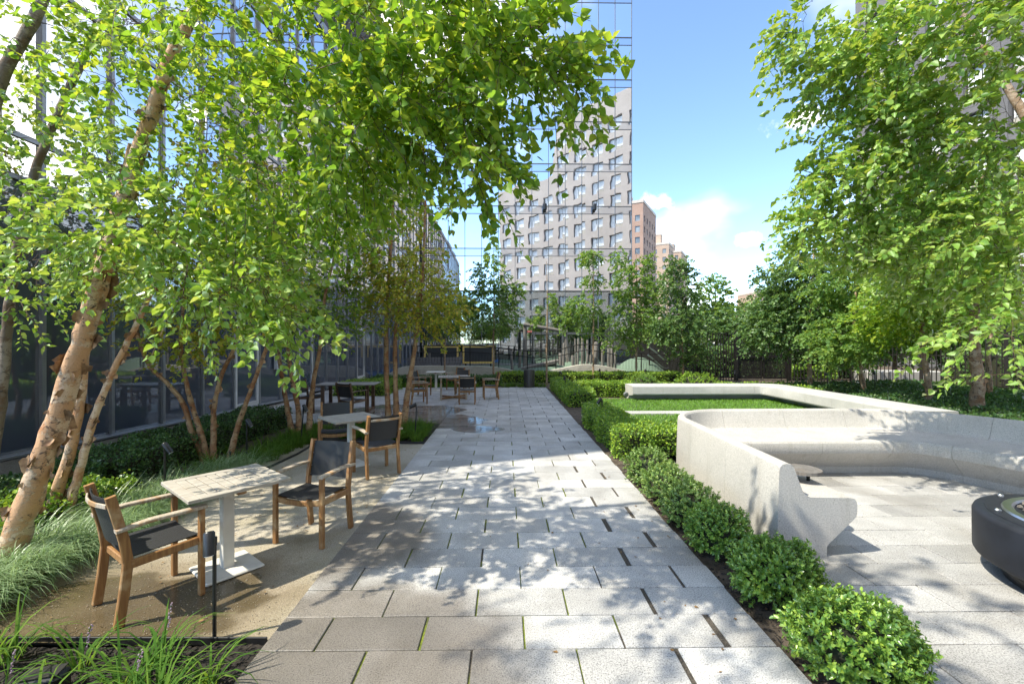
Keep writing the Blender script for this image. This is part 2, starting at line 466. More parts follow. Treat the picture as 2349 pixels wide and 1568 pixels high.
bark('bark_birch', (0.66, 0.475, 0.325), (0.58, 0.33, 0.18), (0.09, 0.055, 0.04), 0.56)
bark('bark_birch_dark', (0.42, 0.27, 0.15), (0.34, 0.175, 0.085), (0.07, 0.04, 0.028), 0.54)
bark('bark_grey', (0.30, 0.25, 0.20), (0.19, 0.145, 0.11), (0.05, 0.04, 0.032), 0.58)
bark('bark_tan', (0.46, 0.35, 0.25), (0.34, 0.225, 0.14), (0.07, 0.05, 0.035), 0.55)
simple('twig', (0.07, 0.045, 0.03), (0.12, 0.075, 0.05), 10, 0.8)
simple('bark_flake_mat', (0.58, 0.36, 0.20), (0.26, 0.13, 0.07), 22, 0.8, objvar=0.6)

# ------------------------------------------------------------------ object helpers


def mesh_np(name, V, F, mat, smooth=False):
    V = np.asarray(V, dtype=np.float32)
    me = bpy.data.meshes.new(name)
    F = np.asarray(F, dtype=np.int32)
    me.vertices.add(len(V))
    me.vertices.foreach_set('co', V.ravel())
    k = F.shape[1]
    me.loops.add(F.size)
    me.loops.foreach_set('vertex_index', F.ravel())
    me.polygons.add(len(F))
    me.polygons.foreach_set('loop_start', np.arange(0, F.size, k, dtype=np.int32))
    me.polygons.foreach_set('loop_total', np.full(len(F), k, dtype=np.int32))
    if smooth:
        me.polygons.foreach_set('use_smooth', np.ones(len(F), dtype=bool))
    me.update(calc_edges=True)
    me.validate()
    me.materials.append(MATS[mat])
    return me


def mesh_py(name, V, F, mat, smooth=None):
    me = bpy.data.meshes.new(name)
    me.from_pydata([tuple(v) for v in V], [], F)
    me.update()
    if smooth is not None:
        me.polygons.foreach_set('use_smooth', np.ones(len(me.polygons), dtype=bool))
        me.set_sharp_from_angle(angle=rad(smooth))
    me.materials.append(MATS[mat])
    return me


def link(name, me, parent=None, loc=(0, 0, 0), rot=(0, 0, 0), kind=None):
    o = bpy.data.objects.new(name, me)
    C.objects.link(o)
    o.location = loc
    o.rotation_euler = rot
    if parent is not None:
        o.parent = parent
    if kind:
        o['kind'] = kind
    return o


def tag(o, label, cat, group=None):
    o['label'] = label
    o['category'] = cat
    if group:
        o['group'] = group
    return o


def empty(name, loc, rz=0.0, label=None, cat=None, group=None):
    o = bpy.data.objects.new(name, None)
    o.empty_display_size = 0.2
    C.objects.link(o)
    o.location = loc
    o.rotation_euler = (0, 0, rz)
    if label:
        tag(o, label, cat, group)
    return o


def copy_tree(o, parent=None):
    c = o.copy()
    C.objects.link(c)
    c.parent = parent
    for ch in list(o.children):
        copy_tree(ch, c)
    return c


class MB:
    def __init__(self):
        self.v, self.f = [], []

    def add(self, vs, fs):
        b = len(self.v)
        self.v += [tuple(x) for x in vs]
        self.f += [tuple(i + b for i in f) for f in fs]
        return self

    def box(self, x0, x1, y0, y1, z0, z1):
        vs = [(x, y, z) for z in (z0, z1) for y in (y0, y1) for x in (x0, x1)]
        return self.add(vs, [(0, 2, 3, 1), (4, 5, 7, 6), (0, 1, 5, 4), (2, 6, 7, 3), (0, 4, 6, 2), (1, 3, 7, 5)])

    def cbox(self, x0, x1, y0, y1, z0, z1, c=0.004):
        """box with chamfered top edges and corners"""
        r = [(x0, y0 + c), (x0 + c, y0), (x1 - c, y0), (x1, y0 + c), (x1, y1 - c), (x1 - c, y1), (x0 + c, y1), (x0, y1 - c)]
        cx, cy = (x0 + x1) / 2, (y0 + y1) / 2
        ti = [(x - math.copysign(c, x - cx), y - math.copysign(c, y - cy)) for x, y in r]
        vs = [(x, y, z0) for x, y in r] + [(x, y, z1 - c) for x, y in r] + [(x, y, z1) for x, y in ti]
        fs = [tuple(range(7, -1, -1)), tuple(range(16, 24))]
        for b in (0, 8):
            for i in range(8):
                j = (i + 1) % 8
                fs.append((b + i, b + j, b + 8 + j, b + 8 + i))
        return self.add(vs, fs)

    def beam(self, pts, w, h, side=None, c=0.005):
        """bar of chamfered rectangular section w (sideways) x h along pts"""
        pts = [Vector(p) for p in pts]
        c = min(c, w * 0.3, h * 0.3)
        sec = [(-w / 2, -h / 2 + c), (-w / 2 + c, -h / 2), (w / 2 - c, -h / 2), (w / 2, -h / 2 + c), (w / 2, h / 2 - c), (w / 2 - c, h / 2), (-w / 2 + c, h / 2), (-w / 2, h / 2 - c)]
        vs = []
        n = len(pts)
        for i, p in enumerate(pts):
            t = (pts[min(i + 1, n - 1)] - pts[max(i - 1, 0)]).normalized()
            s = Vector(side) if side else (t.cross(Vector((0, 0, 1))) if abs(t.z) < 0.95 else Vector((1, 0, 0)))
            s = (s - t * s.dot(t)).normalized()
            u = s.cross(t)
            vs += [p + s * a + u * b for a, b in sec]
        fs = [tuple(range(7, -1, -1)), tuple(range(8 * (n - 1), 8 * n))]
        for k in range(n - 1):
            for i in range(8):
                j = (i + 1) % 8
                fs.append((8 * k + i, 8 * k + j, 8 * k + 8 + j, 8 * k + 8 + i))
        return self.add(vs, fs)

    def tube(self, pts, rr, sides=8, wob=0.0, caps=True):
        pts = [Vector(p) for p in pts]
        n = len(pts)
        if not hasattr(rr, '__len__'):
            rr = [rr] * n
        vs = []
        prev = None
        for i, p in enumerate(pts):
            t = (pts[min(i + 1, n - 1)] - pts[max(i - 1, 0)]).normalized()
            if prev is None:
                s = t.cross(Vector((0.31, 0.77, 0.2))).normalized()
            else:
                s = (prev - t * prev.dot(t)).normalized()
            prev = s
            u = t.cross(s)
            for k in range(sides):
                a = 2 * math.pi * k / sides
                r = rr[i] * (1 + (random.uniform(-wob, wob) if wob else 0))
                vs.append(p + s * (math.cos(a) * r) + u * (math.sin(a) * r))
        fs = []
        for i in range(n - 1):
            for k in range(sides):
                j = (k + 1) % sides
                fs.append((i * sides + k, i * sides + j, (i + 1) * sides + j, (i + 1) * sides + k))
        if caps:
            fs.append(tuple(range(sides - 1, -1, -1)))
            fs.append(tuple(range((n - 1) * sides, n * sides)))
        return self.add(vs, fs)

    def lathe(self, prof, seg=32, cx=0, cy=0):
        vs, fs = [], []
        n = len(prof)
        for k in range(seg):
            a = 2 * math.pi * k / seg
            vs += [(cx + r * math.cos(a), cy + r * math.sin(a), z) for r, z in prof]
        for k in range(seg):
            j = (k + 1) % seg
            for i in range(n - 1):
                fs.append((k * n + i, j * n + i, j * n + i + 1, k * n + i + 1))
        return self.add(vs, fs)

    def mesh(self, name, mat, smooth=None):
        return mesh_py(name, self.v, self.f, mat, smooth)

    def obj(self, name, mat, parent=None, loc=(0, 0, 0), smooth=None, kind=None, rot=(0, 0, 0)):
        return link(name, self.mesh(name, mat, smooth), parent, loc, rot, kind)


def catmull(pts, n=6):
    P = [np.array(p, float) for p in pts]
    P = [2 * P[0] - P[1]] + P + [2 * P[-1] - P[-2]]
    o = []
    for i in range(1, len(P) - 2):
        for k in range(n):
            t = k / n
            a, b, c, d = P[i - 1:i + 3]
            o.append(0.5 * ((2 * b) + (c - a) * t + (2 * a - 5 * b + 4 * c - d) * t * t + (3 * b - a - 3 * c + d) * t ** 3))
    o.append(P[-2])
    return o


# ------------------------------------------------------------------ ground
mb = MB()
mb.add([(-600, -600, -0.12), (600, -600, -0.12), (600, 900, -0.12), (-600, 900, -0.12)], [(0, 1, 2, 3)])
mb.obj('ground', 'asphalt', kind='structure')


def sheet(name, poly, z, mat, res=0.0, amp=0.0, kind='structure', parent=None):
    """flat or gently uneven sheet over an axis-aligned rectangle (x0,x1,y0,y1)"""
    x0, x1, y0, y1 = poly
    if not res:
        m = MB().add([(x0, y0, z), (x1, y0, z), (x1, y1, z), (x0, y1, z)], [(0, 1, 2, 3)])
        return m.obj(name, mat, parent, kind=kind)
    nx, ny = max(2, int((x1 - x0) / res)), max(2, int((y1 - y0) / res))
    X, Y = np.meshgrid(np.linspace(x0, x1, nx), np.linspace(y0, y1, ny))
    Z = z + amp * (np.sin(X * 3.1 + np.sin(Y * 2.3)) * np.sin(Y * 2.7 + 1.3) * 0.5 + np.sin(X * 9.7 + Y * 4.1) * 0.25 + rng.normal(0, 0.35, X.shape))
    V = np.stack([X, Y, Z], -1).reshape(-1, 3)
    i = np.arange(nx * ny).reshape(ny, nx)
    F = np.stack([i[:-1, :-1], i[:-1, 1:], i[1:, 1:], i[1:, :-1]], -1).reshape(-1, 4)
    return link(name, mesh_np(name, V, F, mat, True), parent, kind=kind)


sheet('gravel', (-3.75, -1.478, 2.80, 8.15), -0.008, 'gravel_fines', 0.03, 0.003)
sheet('planting_bed', (-5.95, -3.75, 0.5, 10.2), -0.02, 'bed_soil', 0.06, 0.012)
sheet('planting_bed', (-3.75, -1.478, 8.15, 10.2), -0.02, 'mulch', 0.05, 0.01)
sheet('mulch_bed', (-3.75, -1.478, 0.9, 2.79), -0.03, 'mulch', 0.025, 0.012)
sheet('mulch_bed', (1.66, 2.27, 1.5, 7.0), -0.025, 'bed_soil', 0.04, 0.012)
sheet('planting_bed', (1.66, 2.6, 7.0, 18.0), -0.025, 'bed_soil', 0.05, 0.012)
sheet('planting_bed', (2.6, 12.9, 14.6, 23.5), -0.03, 'bed_soil', 0.12, 0.012)
sheet('planting_bed', (-6.8, 2.6, 18.1, 23.8), -0.03, 'bed_soil', 0.12, 0.012)
sheet('planting_bed', (9.3, 16.0, 5.0, 14.6), -0.03, 'bed_soil', 0.15, 0.012)
sheet('side_walk', (-6.85, -5.95, 0.5, 10.2), -0.012, 'curb_stone')
sheet('lawn_ground', (2.6, 9.3, 7.4, 14.6), -0.02, 'lawn_soil', 0.2, 0.01)
sheet('playground_surface', (-6.8, 9.2, 24.15, 36.2), -0.02, 'rubber_green')
sheet('playground_surface', (-6.6, -0.6, 24.3, 31.0), -0.008, 'rubber_blue')
sheet('garden_paving', (13.0, 30.0, 6.0, 40.0), -0.05, 'bed_soil')

# pavers -------------------------------------------------------------
_pm = {}


def paver_mesh(w, d, mat):
    key = (round(w, 3), round(d, 3), mat)
    if key not in _pm:
        _pm[key] = MB().cbox(-w / 2, w / 2, -d / 2, d / 2, -0.06, 0, 0.004).mesh('paver', mat)
    return _pm[key]


def lay(parent, x0, x1, y0, y1, mat):
    o = link('paver', paver_mesh(x1 - x0, y1 - y0, mat), parent, ((x0 + x1) / 2, (y0 + y1) / 2, random.uniform(-0.0015, 0.0015)))
    o.rotation_euler = (random.gauss(0, 0.0012), random.gauss(0, 0.0012), random.gauss(0, 0.0015))


ROW = 0.33
path = sheet('path', (-1.478, 1.66, 1.5, 18.1), -0.012, 'joint_sand')
k = 0
y = 2.36 - ROW
while y < 18.0:
    if k % 2:
        wg = (.044 if y < 6.5 else .022) * random.uniform(.6, 1.15)
        js = [(-1.475, 0), (-0.83, random.uniform(.006, .019)), (-0.2, random.uniform(.006, .019)), (0.43, random.uniform(.006, .017)), (1.03, wg), (1.65, 0)]
    else:
        wg = (.044 if y < 6.5 else .022) * random.uniform(.6, 1.15)
        js = [(-1.475, 0), (-1.15, .01), (-0.52, random.uniform(.006, .019)), (0.12, random.uniform(.006, .019)), (0.73, random.uniform(.006, .017)), (1.36, wg), (1.65, 0)]
    for (a, ga), (b, gb) in zip(js[:-1], js[1:]):
        jit = random.uniform(-0.012, 0.012)
        e = random.uniform(0, 0.02) if b == 1.65 else 0
        lay(path, a + ga / 2, b - gb / 2 + e, y + 0.004, y + ROW - 0.004, 'granite_path')
    y += ROW
    k += 1

terr = sheet('terrace', (-6.85, -1.48, 10.21, 18.1), -0.026, 'joint_sand')
y = 10.28
k = 0
while y < 17.9:
    x = -6.5 + (0.31 if k % 2 else 0)
    xs = [-6.84] + list(np.arange(x, -1.7, 0.63)) + [-1.484]
    for a, b in zip(xs[:-1], xs[1:]):
        lay(terr, a + .006, b - .006, y + .004, y + ROW - .004, 'granite_path')
    y += ROW
    k += 1

patio = sheet('patio', (2.275, 8.6, 1.3, 6.9), -0.024, 'joint_sand')
y = 2.36 - 2 * ROW
k = 0
while y < 6.2:
    x = 2.28 + (0.55 if k % 2 else 0.2)
    xs = [2.29] + list(np.arange(x, 8.3, 0.65)) + [8.58]
    for a, b in zip(xs[:-1], xs[1:]):
        if b > 2.6 and b < 7.6:
            lay(patio, a + .005, b - .005, y + .0045, y + ROW - .0045, 'granite_patio')
        elif a < 2.6:
            lay(patio, a + .005, b - .005, y + .0045, y + ROW - .0045, 'granite_patio')
    y += ROW
    k += 1

# metal edging strips
def edging(pts, label, h=0.04):
    o = MB().beam([(p[0], p[1], h / 2 - 0.015) for p in pts], 0.012, h + 0.03, c=0.002).obj('metal_edging', 'black_metal')
    tag(o, label, 'edging')


edging([(-3.75, 2.83), (-1.48, 2.79)], 'black metal edging between the gravel and the near mulch bed', 0.02)
edging([(-3.72, 2.85), (-3.68, 4.5), (-3.5, 6.2), (-3.42, 7.4), (-3.46, 8.16)], 'black metal edging along the ornamental grasses beside the gravel', 0.03)
edging([(2.275, 1.4), (2.275, 3.7)], 'black metal edging between the round bushes and the patio', 0.03)
edging([(-3.5, 8.16), (-1.48, 8.16)], 'black metal edging at the far end of the gravel', 0.03)

# ------------------------------------------------------------------ buildings


def uvbox_wall(o_mesh):
    """world-sized UVs: u along the wall, v up"""
    me = o_mesh
    uv = me.uv_layers.new(name='UVMap')
    for p in me.polygons:
        n = p.normal
        for li in p.loop_indices:
            co = me.vertices[me.loops[li].vertex_index].co
            if abs(n.z) > 0.7:
                uv.data[li].uv = (co.x, co.y)
            elif abs(n.x) > abs(n.y):
                uv.data[li].uv = (co.y, co.z)
            else:
                uv.data[li].uv = (co.x, co.z)


def pane_mesh(w, h, mat, t=0.02):
    return MB().box(-w / 2, w / 2, -t, 0, -h / 2, h / 2).mesh('pane', mat)


# --- left glass building (plane x = -6.85, faces +x)
LX = -6.85
LB_H = 13.4
lb = empty('glass_building', (LX, 20, 0), 0, 'low glass building with dark lower panes along the left side', 'building')
Lr = Vector((LX, 20, 0))
MB().box(-16, -0.16, -15.7, 15.8, -0.1, LB_H - 0.1).obj('wall', 'interior_dark', lb)
PW = 1.155
ys = [4.35 + PW * i for i in range(28)]
floors = [(4.15, 7.2), (7.2, 10.3), (10.3, LB_H)]
def sill(yy):
    return max(0.06, 0.29 * (15.2 - yy) / 9.2)
pm_up = pane_mesh(PW - 0.04, 3.0, 'mirror_glass')
pm_lo = pane_mesh(PW - 0.05, 3.85, 'dark_glass')
door_cols = (6, 9, 14)
for i, yc in enumerate(ys[:-1]):
    ym = yc + PW / 2
    for (a, b) in floors:
        o = link('pane', pm_up, lb, (0, ym - 20, (a + b) / 2))
        o.rotation_euler = (random.gauss(0, 0.0015), 0, rad(90) + random.gauss(0, 0.0015))
        o.rotation_euler.rotate_axis('Z', 0)
    if i not in door_cols:
        s0 = sill(ym)
        link('pane', pane_mesh(PW - 0.05, 4.1 - s0, 'dark_glass'), lb, (0, ym - 20, (4.1 + s0) / 2), (random.gauss(0, 0.001), 0, rad(90) + random.gauss(0, 0.001)))
    else:
        dr = empty('door', (0, ym - 20, 0))
        dr.parent = lb
        w = PW - 0.06
        mb = MB()
        mb.box(-0.01, 0.05, -w / 2, -w / 2 + 0.11, 0, 2.5).box(-0.01, 0.05, w / 2 - 0.11, w / 2, 0, 2.5)
        mb.box(-0.008, 0.048, -w / 2 + 0.11, w / 2 - 0.11, 2.38, 2.5).box(-0.008, 0.048, -w / 2 + 0.11, w / 2 - 0.11, 0, 0.26)
        mb.obj('door_frame', 'frame_white', dr)
        MB().box(0.0, 0.02, -w / 2 + 0.11, w / 2 - 0.11, 0.26, 2.38).obj('door_pane', 'dark_glass', dr)
        MB().tube([(0.1, w / 2 - 0.2, 0.7), (0.1, w / 2 - 0.2, 1.7)], 0.014, 8).tube([(0.04, w / 2 - 0.2, 0.8), (0.1, w / 2 - 0.2, 0.8)], 0.01, 6).tube([(0.04, w / 2 - 0.2, 1.6), (0.1, w / 2 - 0.2, 1.6)], 0.01, 6).obj('handle', 'steel', dr)
        MB().box(-0.02, 0.0, -w / 2, w / 2, 2.5, 4.1).obj('transom_pane', 'dark_glass', dr)
mul = MB().box(-0.02, 0.07, -0.03, 0.03, 0.0, LB_H).mesh('mullion', 'mullion_grey')
for yc in ys:
    link('mullion', mul, lb, (0, yc - 20, 0))
for z in (4.15, 4.75, 7.2, 7.8, 10.3, 10.9, LB_H - 0.05):
    MB().box(-0.02, 0.05, -15.7, 15.5, z - 0.035, z + 0.035).obj('transom', 'mullion_grey', lb)
# stone base that dies out towards the terrace
mb = MB()
ysq = np.linspace(4.3, 15.1, 12)
vs = []
for yy in ysq:
    s0 = sill(yy)
    vs += [(-0.05, yy - 20, -0.05), (0.17, yy - 20, -0.05), (0.17, yy - 20, s0 - 0.03), (-0.05, yy - 20, s0 - 0.03)]
fs = []
for i in range(len(ysq) - 1):
    for kq in range(4):
        j = (kq + 1) % 4
        fs.append((4 * i + kq, 4 * i + j, 4 * i + 4 + j, 4 * i + 4 + kq))
fs += [(3, 2, 1, 0), tuple(len(vs) - 4 + q for q in range(4))]
mb.add(vs, fs).obj('stone_base', 'curb_stone', lb)
mb = MB()
mb.beam([(0.1, 4.3 - 20, sill(4.3) - 0.005), (0.1, 15.0 - 20, sill(15.0) - 0.005)], 0.2, 0.04).obj('sill', 'mullion_grey', lb)
MB().box(-16, 0.1, -15.75, 15.85, LB_H, LB_H + 0.35).obj('roof', 'mullion_grey', lb)
for i, (yy, z) in enumerate(((13.3, 1.25),)):
    tag(MB().cbox(LX + 0.06, LX + 0.16, yy - 0.12, yy + 0.12, z - 0.2, z + 0.2).obj('wall_box', 'frame_white'), 'white wall box beside the glass door on the left building', 'box')

# --- glass tower (plane y = 36, faces -y)
TY, TX0, TX1, TH = 36.0, -10.0, 10.25, 33.6
tw = empty('glass_tower', (0, TY, 0), 0, 'tall mirrored glass tower with thin dark mullions behind the playground', 'building')
MB().box(TX0 - 14, TX1 - 0.02, 0.14, 22, 4.0, TH + 1.5).obj('wall', 'interior_dark', tw)
MB().box(TX0 - 14, TX1 - 0.6, 7.0, 22, -0.1, 4.0).obj('lobby_wall', 'curb_stone', tw)
NW = 15
TPW = (TX1 - TX0) / NW
FH = 3.42
fz0 = 1.85 + (784 - 667) / 1022 * 36
zl = [fz0 - FH * 0.60 + 0.0] + [fz0 + FH * i for i in range(9)]
pv = pane_mesh(TPW - 0.03, FH - 0.62 - 0.05, 'mirror_glass')
ps = pane_mesh(TPW - 0.03, 0.62 - 0.04, 'spandrel_glass')
pl = pane_mesh(TPW - 0.03, fz0 - 0.15, 'lobby_glass')
for i in range(NW):
    xc = TX0 + TPW * (i + 0.5)
    for f in range(8):
        zb = fz0 + FH * f
        o = link('pane', pv, tw, (xc, 0, zb + (FH - 0.62) / 2), (random.gauss(0, 0.0012), 0, random.gauss(0, 0.0014)))
        o = link('pane', ps, tw, (xc, 0, zb + FH - 0.31), (random.gauss(0, 0.0012), 0, random.gauss(0, 0.0014)))
    link('lobby_pane', pl, tw, (xc, 0.05, fz0 / 2), (random.gauss(0, 0.001), 0, random.gauss(0, 0.001)))
mul = MB().box(-0.022, 0.022, -0.06, 0.03, 0, TH).mesh('mullion', 'mullion_dark')
for i in range(NW + 1):
    link('mullion', mul, tw, (TX0 + TPW * i, 0, 0))
for f in range(9):
    zb = fz0 + FH * f
    MB().box(TX0, TX1, -0.065, 0.02, zb - 0.03, zb + 0.03).obj('transom', 'mullion_dark', tw)
    if f < 8:
        MB().box(TX0, TX1, -0.05, 0.02, zb + FH - 0.62 - 0.02, zb + FH - 0.62 + 0.02).obj('transom', 'mullion_dark', tw)
MB().box(TX0, TX1, -0.05, 0.06, 0, 0.12).obj('sill', 'mullion_grey', tw)
MB().box(2.2, 7.0, -0.6, 0.3, 2.45, 2.62).box(2.2, 2.35, -0.6, -0.45, 0, 2.45).box(4.5, 4.65, -0.6, -0.45, 0, 2.45).box(6.85, 7.0, -0.6, -0.45, 0, 2.45).obj('entrance_frame', 'mullion_dark', tw)
for (xx, lab) in ((3.05, 'left'), (7.05, 'right')):
    wl = empty('wall_light', (xx, TY - 0.07, 12.5), 0, 'small black wall light high on the glass tower, the %s one of two' % lab, 'wall light')
    MB().box(-0.05, 0.05, -0.12, 0.02, -0.3, 0.3).obj('bracket', 'black_metal', wl)
    MB().lathe([(0, 0.42), (0.14, 0.42), (0.17, 0.36), (0.17, -0.05), (0.1, -0.12), (0, -0.12)], 12, 0.12, -0.26).obj('lamp_head', 'black_metal', wl)


# --- brick buildings with real window openings
def build_facade(root, width, cols, rows, ww, wh, top, mat, depth, winfn, flip=False):
    """local wall in the x-z plane facing -y, from x=0..width; top(x) gives the height of each column strip"""
    xs = [0.0]
    for c in cols:
        xs += [c - ww / 2, c + ww / 2]
    xs.append(width)
    mbq = MB()
    for i in range(len(xs) - 1):
        a, b = xs[i], xs[i + 1]
        ha, hb = top(a + 1e-4), top(b - 1e-4)
        if i % 2 == 0:
            mbq.add([(a, 0, -0.1), (b, 0, -0.1), (b, 0, hb), (a, 0, ha)], [(0, 1, 2, 3)])
        else:
            z = -0.1
            for r in rows:
                if r + wh + 0.6 > min(ha, hb):
                    break
                mbq.add([(a, 0, z), (b, 0, z), (b, 0, r), (a, 0, r)], [(0, 1, 2, 3)])
                mbq.add([(a, 0, r), (b, 0, r), (b, depth, r), (a, depth, r)], [(0, 1, 2, 3)])
                mbq.add([(a, 0, r + wh), (b, 0, r + wh), (b, depth, r + wh), (a, depth, r + wh)], [(3, 2, 1, 0)])
                mbq.add([(a, 0, r), (a, depth, r), (a, depth, r + wh), (a, 0, r + wh)], [(0, 1, 2, 3)])
                mbq.add([(b, 0, r), (b, depth, r), (b, depth, r + wh), (b, 0, r + wh)], [(3, 2, 1, 0)])
                winfn(root, (a + b) / 2, depth - 0.02, r, i // 2)
                z = r + wh
            mbq.add([(a, 0, z), (b, 0, z), (b, 0, hb), (a, 0, ha)], [(0, 1, 2, 3)])
    me = mbq.mesh('wall', mat)
    uvbox_wall(me)
    return link('wall', me, root)


def std_window(ww, wh):
    fr = MB()
    f = 0.085
    fr.box(-ww / 2, ww / 2, -0.05, 0.0, 0, f).box(-ww / 2, ww / 2, -0.05, 0.0, wh - f, wh).box(-ww / 2, -ww / 2 + f, -0.05, 0.0, f, wh - f).box(ww / 2 - f, ww / 2, -0.05, 0.0, f, wh - f)
    fr.box(-0.03 + ww * 0.12, 0.03 + ww * 0.12, -0.045, 0.0, f, wh - f).box(-ww / 2 + f, ww * 0.12 - 0.03, -0.04, 0, 0.52, 0.58)
    fm = fr.mesh('window_frame', 'window_reveal')
    pmx = MB().box(-ww / 2 + 0.02, ww / 2 - 0.02, -0.015, 0.01, 0.02, wh - 0.02).mesh('window', 'curtain')
    acx = MB().box(-ww / 2 + f, ww * 0.12 - 0.03, -0.06, -0.02, f, 0.52).mesh('grille', 'ac_unit')

    def fn(root, x, y, z, c):
        p = link('window', pmx, root, (x, y, z))
        link('window_frame', fm, p)
        link('grille', acx, p)
    return fn


# grey-brick building behind the camera, seen mirrored in the tower
gb = empty('brick_building', (24.24, 6.24, 0), rad(225), 'pale grey brick apartment building mirrored in the glass tower', 'building')
GWID = 36.0
gcols = [1.9 + 3.55 * i for i in range(10)]
grows = [1.6 + 3.15 * i for i in range(16)]


def gtop(x):
    return 42.0 if x < 21.2 else 32.3


build_facade(gb, GWID, gcols, grows, 2.35, 2.1, gtop, 'brick_grey', 0.35, std_window(2.35, 2.1))
mbq = MB()
for a, b, ha in ((0, 21.2, 42.0), (21.2, GWID, 32.3)):
    hb = ha
    mbq.add([(a, 0.4, -0.1), (b, 0.4, -0.1), (b, 0.4, hb), (a, 0.4, ha), (a, 14, -0.1), (b, 14, -0.1), (b, 14, hb), (a, 14, ha), (a, 0, ha), (b, 0, hb), (a, 0, -0.1), (b, 0, -0.1)],
            [(4, 7, 6, 5), (7, 3, 2, 6), (3, 8, 9, 2), (0, 4, 7, 3), (1, 2, 6, 5), (0, 3, 8, 10), (1, 11, 9, 2)])
me = mbq.mesh('side_wall', 'brick_grey')
uvbox_wall(me)
link('side_wall', me, gb)

# dark grey building on the right, facing -x
rb = empty('brick_building', (33.0, 41.5, 0), -math.pi / 2, 'dark grey brick building with deep windows behind the right hand trees', 'building')
rcols = [2.0 + 2.9 * i for i in range(9)]
rrows = [6.0 + 3.3 * i for i in range(12)]
build_facade(rb, 27.5, rcols, rrows, 1.7, 2.1, lambda x: 44.0, 'brick_dark', 0.35, std_window(1.7, 2.1))
me = MB().box(0.0, 27.5, 0.4, 16, -0.1, 43.9).mesh('side_wall', 'brick_dark')
uvbox_wall(me)
link('side_wall', me, rb)

# far red-brick towers
fw_m = MB().box(-0.6, 0.6, -0.02, 0.02, 0, 1.5).mesh('window', 'window_glass_far')
fw_s = MB().box(-0.72, 0.72, -0.12, 0.03, -0.12, 0.0).mesh('sill', 'parapet_light')


def far_win(root, x, y, z, c):
    p = link('window', fw_m, root, (x, y, z))
    link('sill', fw_s, p)


def far_tower(name, label, corner, ang, w1, w2, h, mat, n1, n2, tank=True, z0=10.0):
    """corner nearest the viewer; face one runs left, face two runs right"""
    r = empty(name, (corner[0], corner[1], 0), ang, label, 'building')
    rows = [z0 + 2.75 * i for i in range(40) if z0 + 2.75 * i < h - 2.4]
    # front face: local x 0..w1 facing -y
    f1 = empty('front_face', (-w1, 0, 0))
    f1.parent = r
    build_facade(f1, w1, [w1 * (i + 0.5) / n1 for i in range(n1)], rows, 1.2, 1.5, lambda x: h, mat, 0.2, far_win)
    f2 = empty('side_face', (0, 0, 0), math.pi / 2)
    f2.parent = r
    build_facade(f2, w2, [w2 * (i + 0.5) / n2 for i in range(n2)], rows, 1.2, 1.5, lambda x: h, mat, 0.2, far_win)
    me = MB().box(-w1, -0.25, 0.25, w2, 0, h - 0.02).mesh('core', mat)
    uvbox_wall(me)
    link('core', me, r)
    MB().box(-w1 - 0.1, 0.12, -0.12, w2 + 0.1, h, h + 0.7).obj('parapet', 'parapet_light', r)
    if tank:
        me = MB().box(-w1 * 0.75, -w1 * 0.35, w2 * 0.3, w2 * 0.6, h + 0.7, h + 4.0).mesh('penthouse', mat)
        uvbox_wall(me)
        link('penthouse', me, r)
        MB().box(-w1 * 0.75 - .1, -w1 * 0.35 + .1, w2 * 0.3 - .1, w2 * 0.6 + .1, h + 4.0, h + 4.4).obj('penthouse_roof', 'parapet_light', r)
    return r


far_tower('apartment_tower', 'red brick apartment tower rising just beside the glass tower edge', (34.2, 110.0), rad(-30), 14, 15.5, 36.5, 'brick_red', 5, 5)
far_tower('apartment_tower', 'tan brick apartment tower, further off and lower than the red one', (55.4, 150.0), rad(-30), 9, 9, 35.0, 'brick_tan', 3, 3)
far_tower('apartment_tower', 'tan brick apartment wing with rooftop box behind the second tower', (64.0, 161.0), rad(-30), 10, 15, 34.5, 'brick_tan', 3, 5)
far_tower('apartment_tower', 'pale brick apartment tower glimpsed behind the dark trees on the right', (97.0, 150.0), rad(0), 12, 12, 18.5, 'brick_tan', 4, 4, False)

# ------------------------------------------------------------------ vegetation generators


def unit(a):
    return a / np.maximum(np.linalg.norm(a, axis=-1, keepdims=True), 1e-9)


def leaf_geo(P, A, Nn, L, Wd, fold=0.25):
    """P base points, A axis, Nn normal hint, L length, Wd half width -> verts, quads"""
    A = unit(A)
    Sd = unit(np.cross(A, Nn))
    N2 = np.cross(Sd, A)
    L = np.broadcast_to(np.asarray(L, float), (len(P),))[:, None]
    Wd = np.broadcast_to(np.asarray(Wd, float), (len(P),))[:, None]
    up = N2 * (Wd * fold)
    base, tip = P, P + A * L - N2 * (L * 0.10)
    l1, r1 = P + A * (L * 0.30) - Sd * Wd + up, P + A * (L * 0.30) + Sd * Wd + up
    l2, r2 = P + A * (L * 0.68) - Sd * (Wd * 0.72) + up * 0.6, P + A * (L * 0.68) + Sd * (Wd * 0.72) + up * 0.6
    V = np.stack([base, r1, r2, tip, l2, l1], 1).reshape(-1, 3)
    i = (np.arange(len(P)) * 6)[:, None]
    F = np.concatenate([i + np.array([[0, 1, 2, 3]]), i + np.array([[0, 3, 4, 5]])], 0)
    return V, F


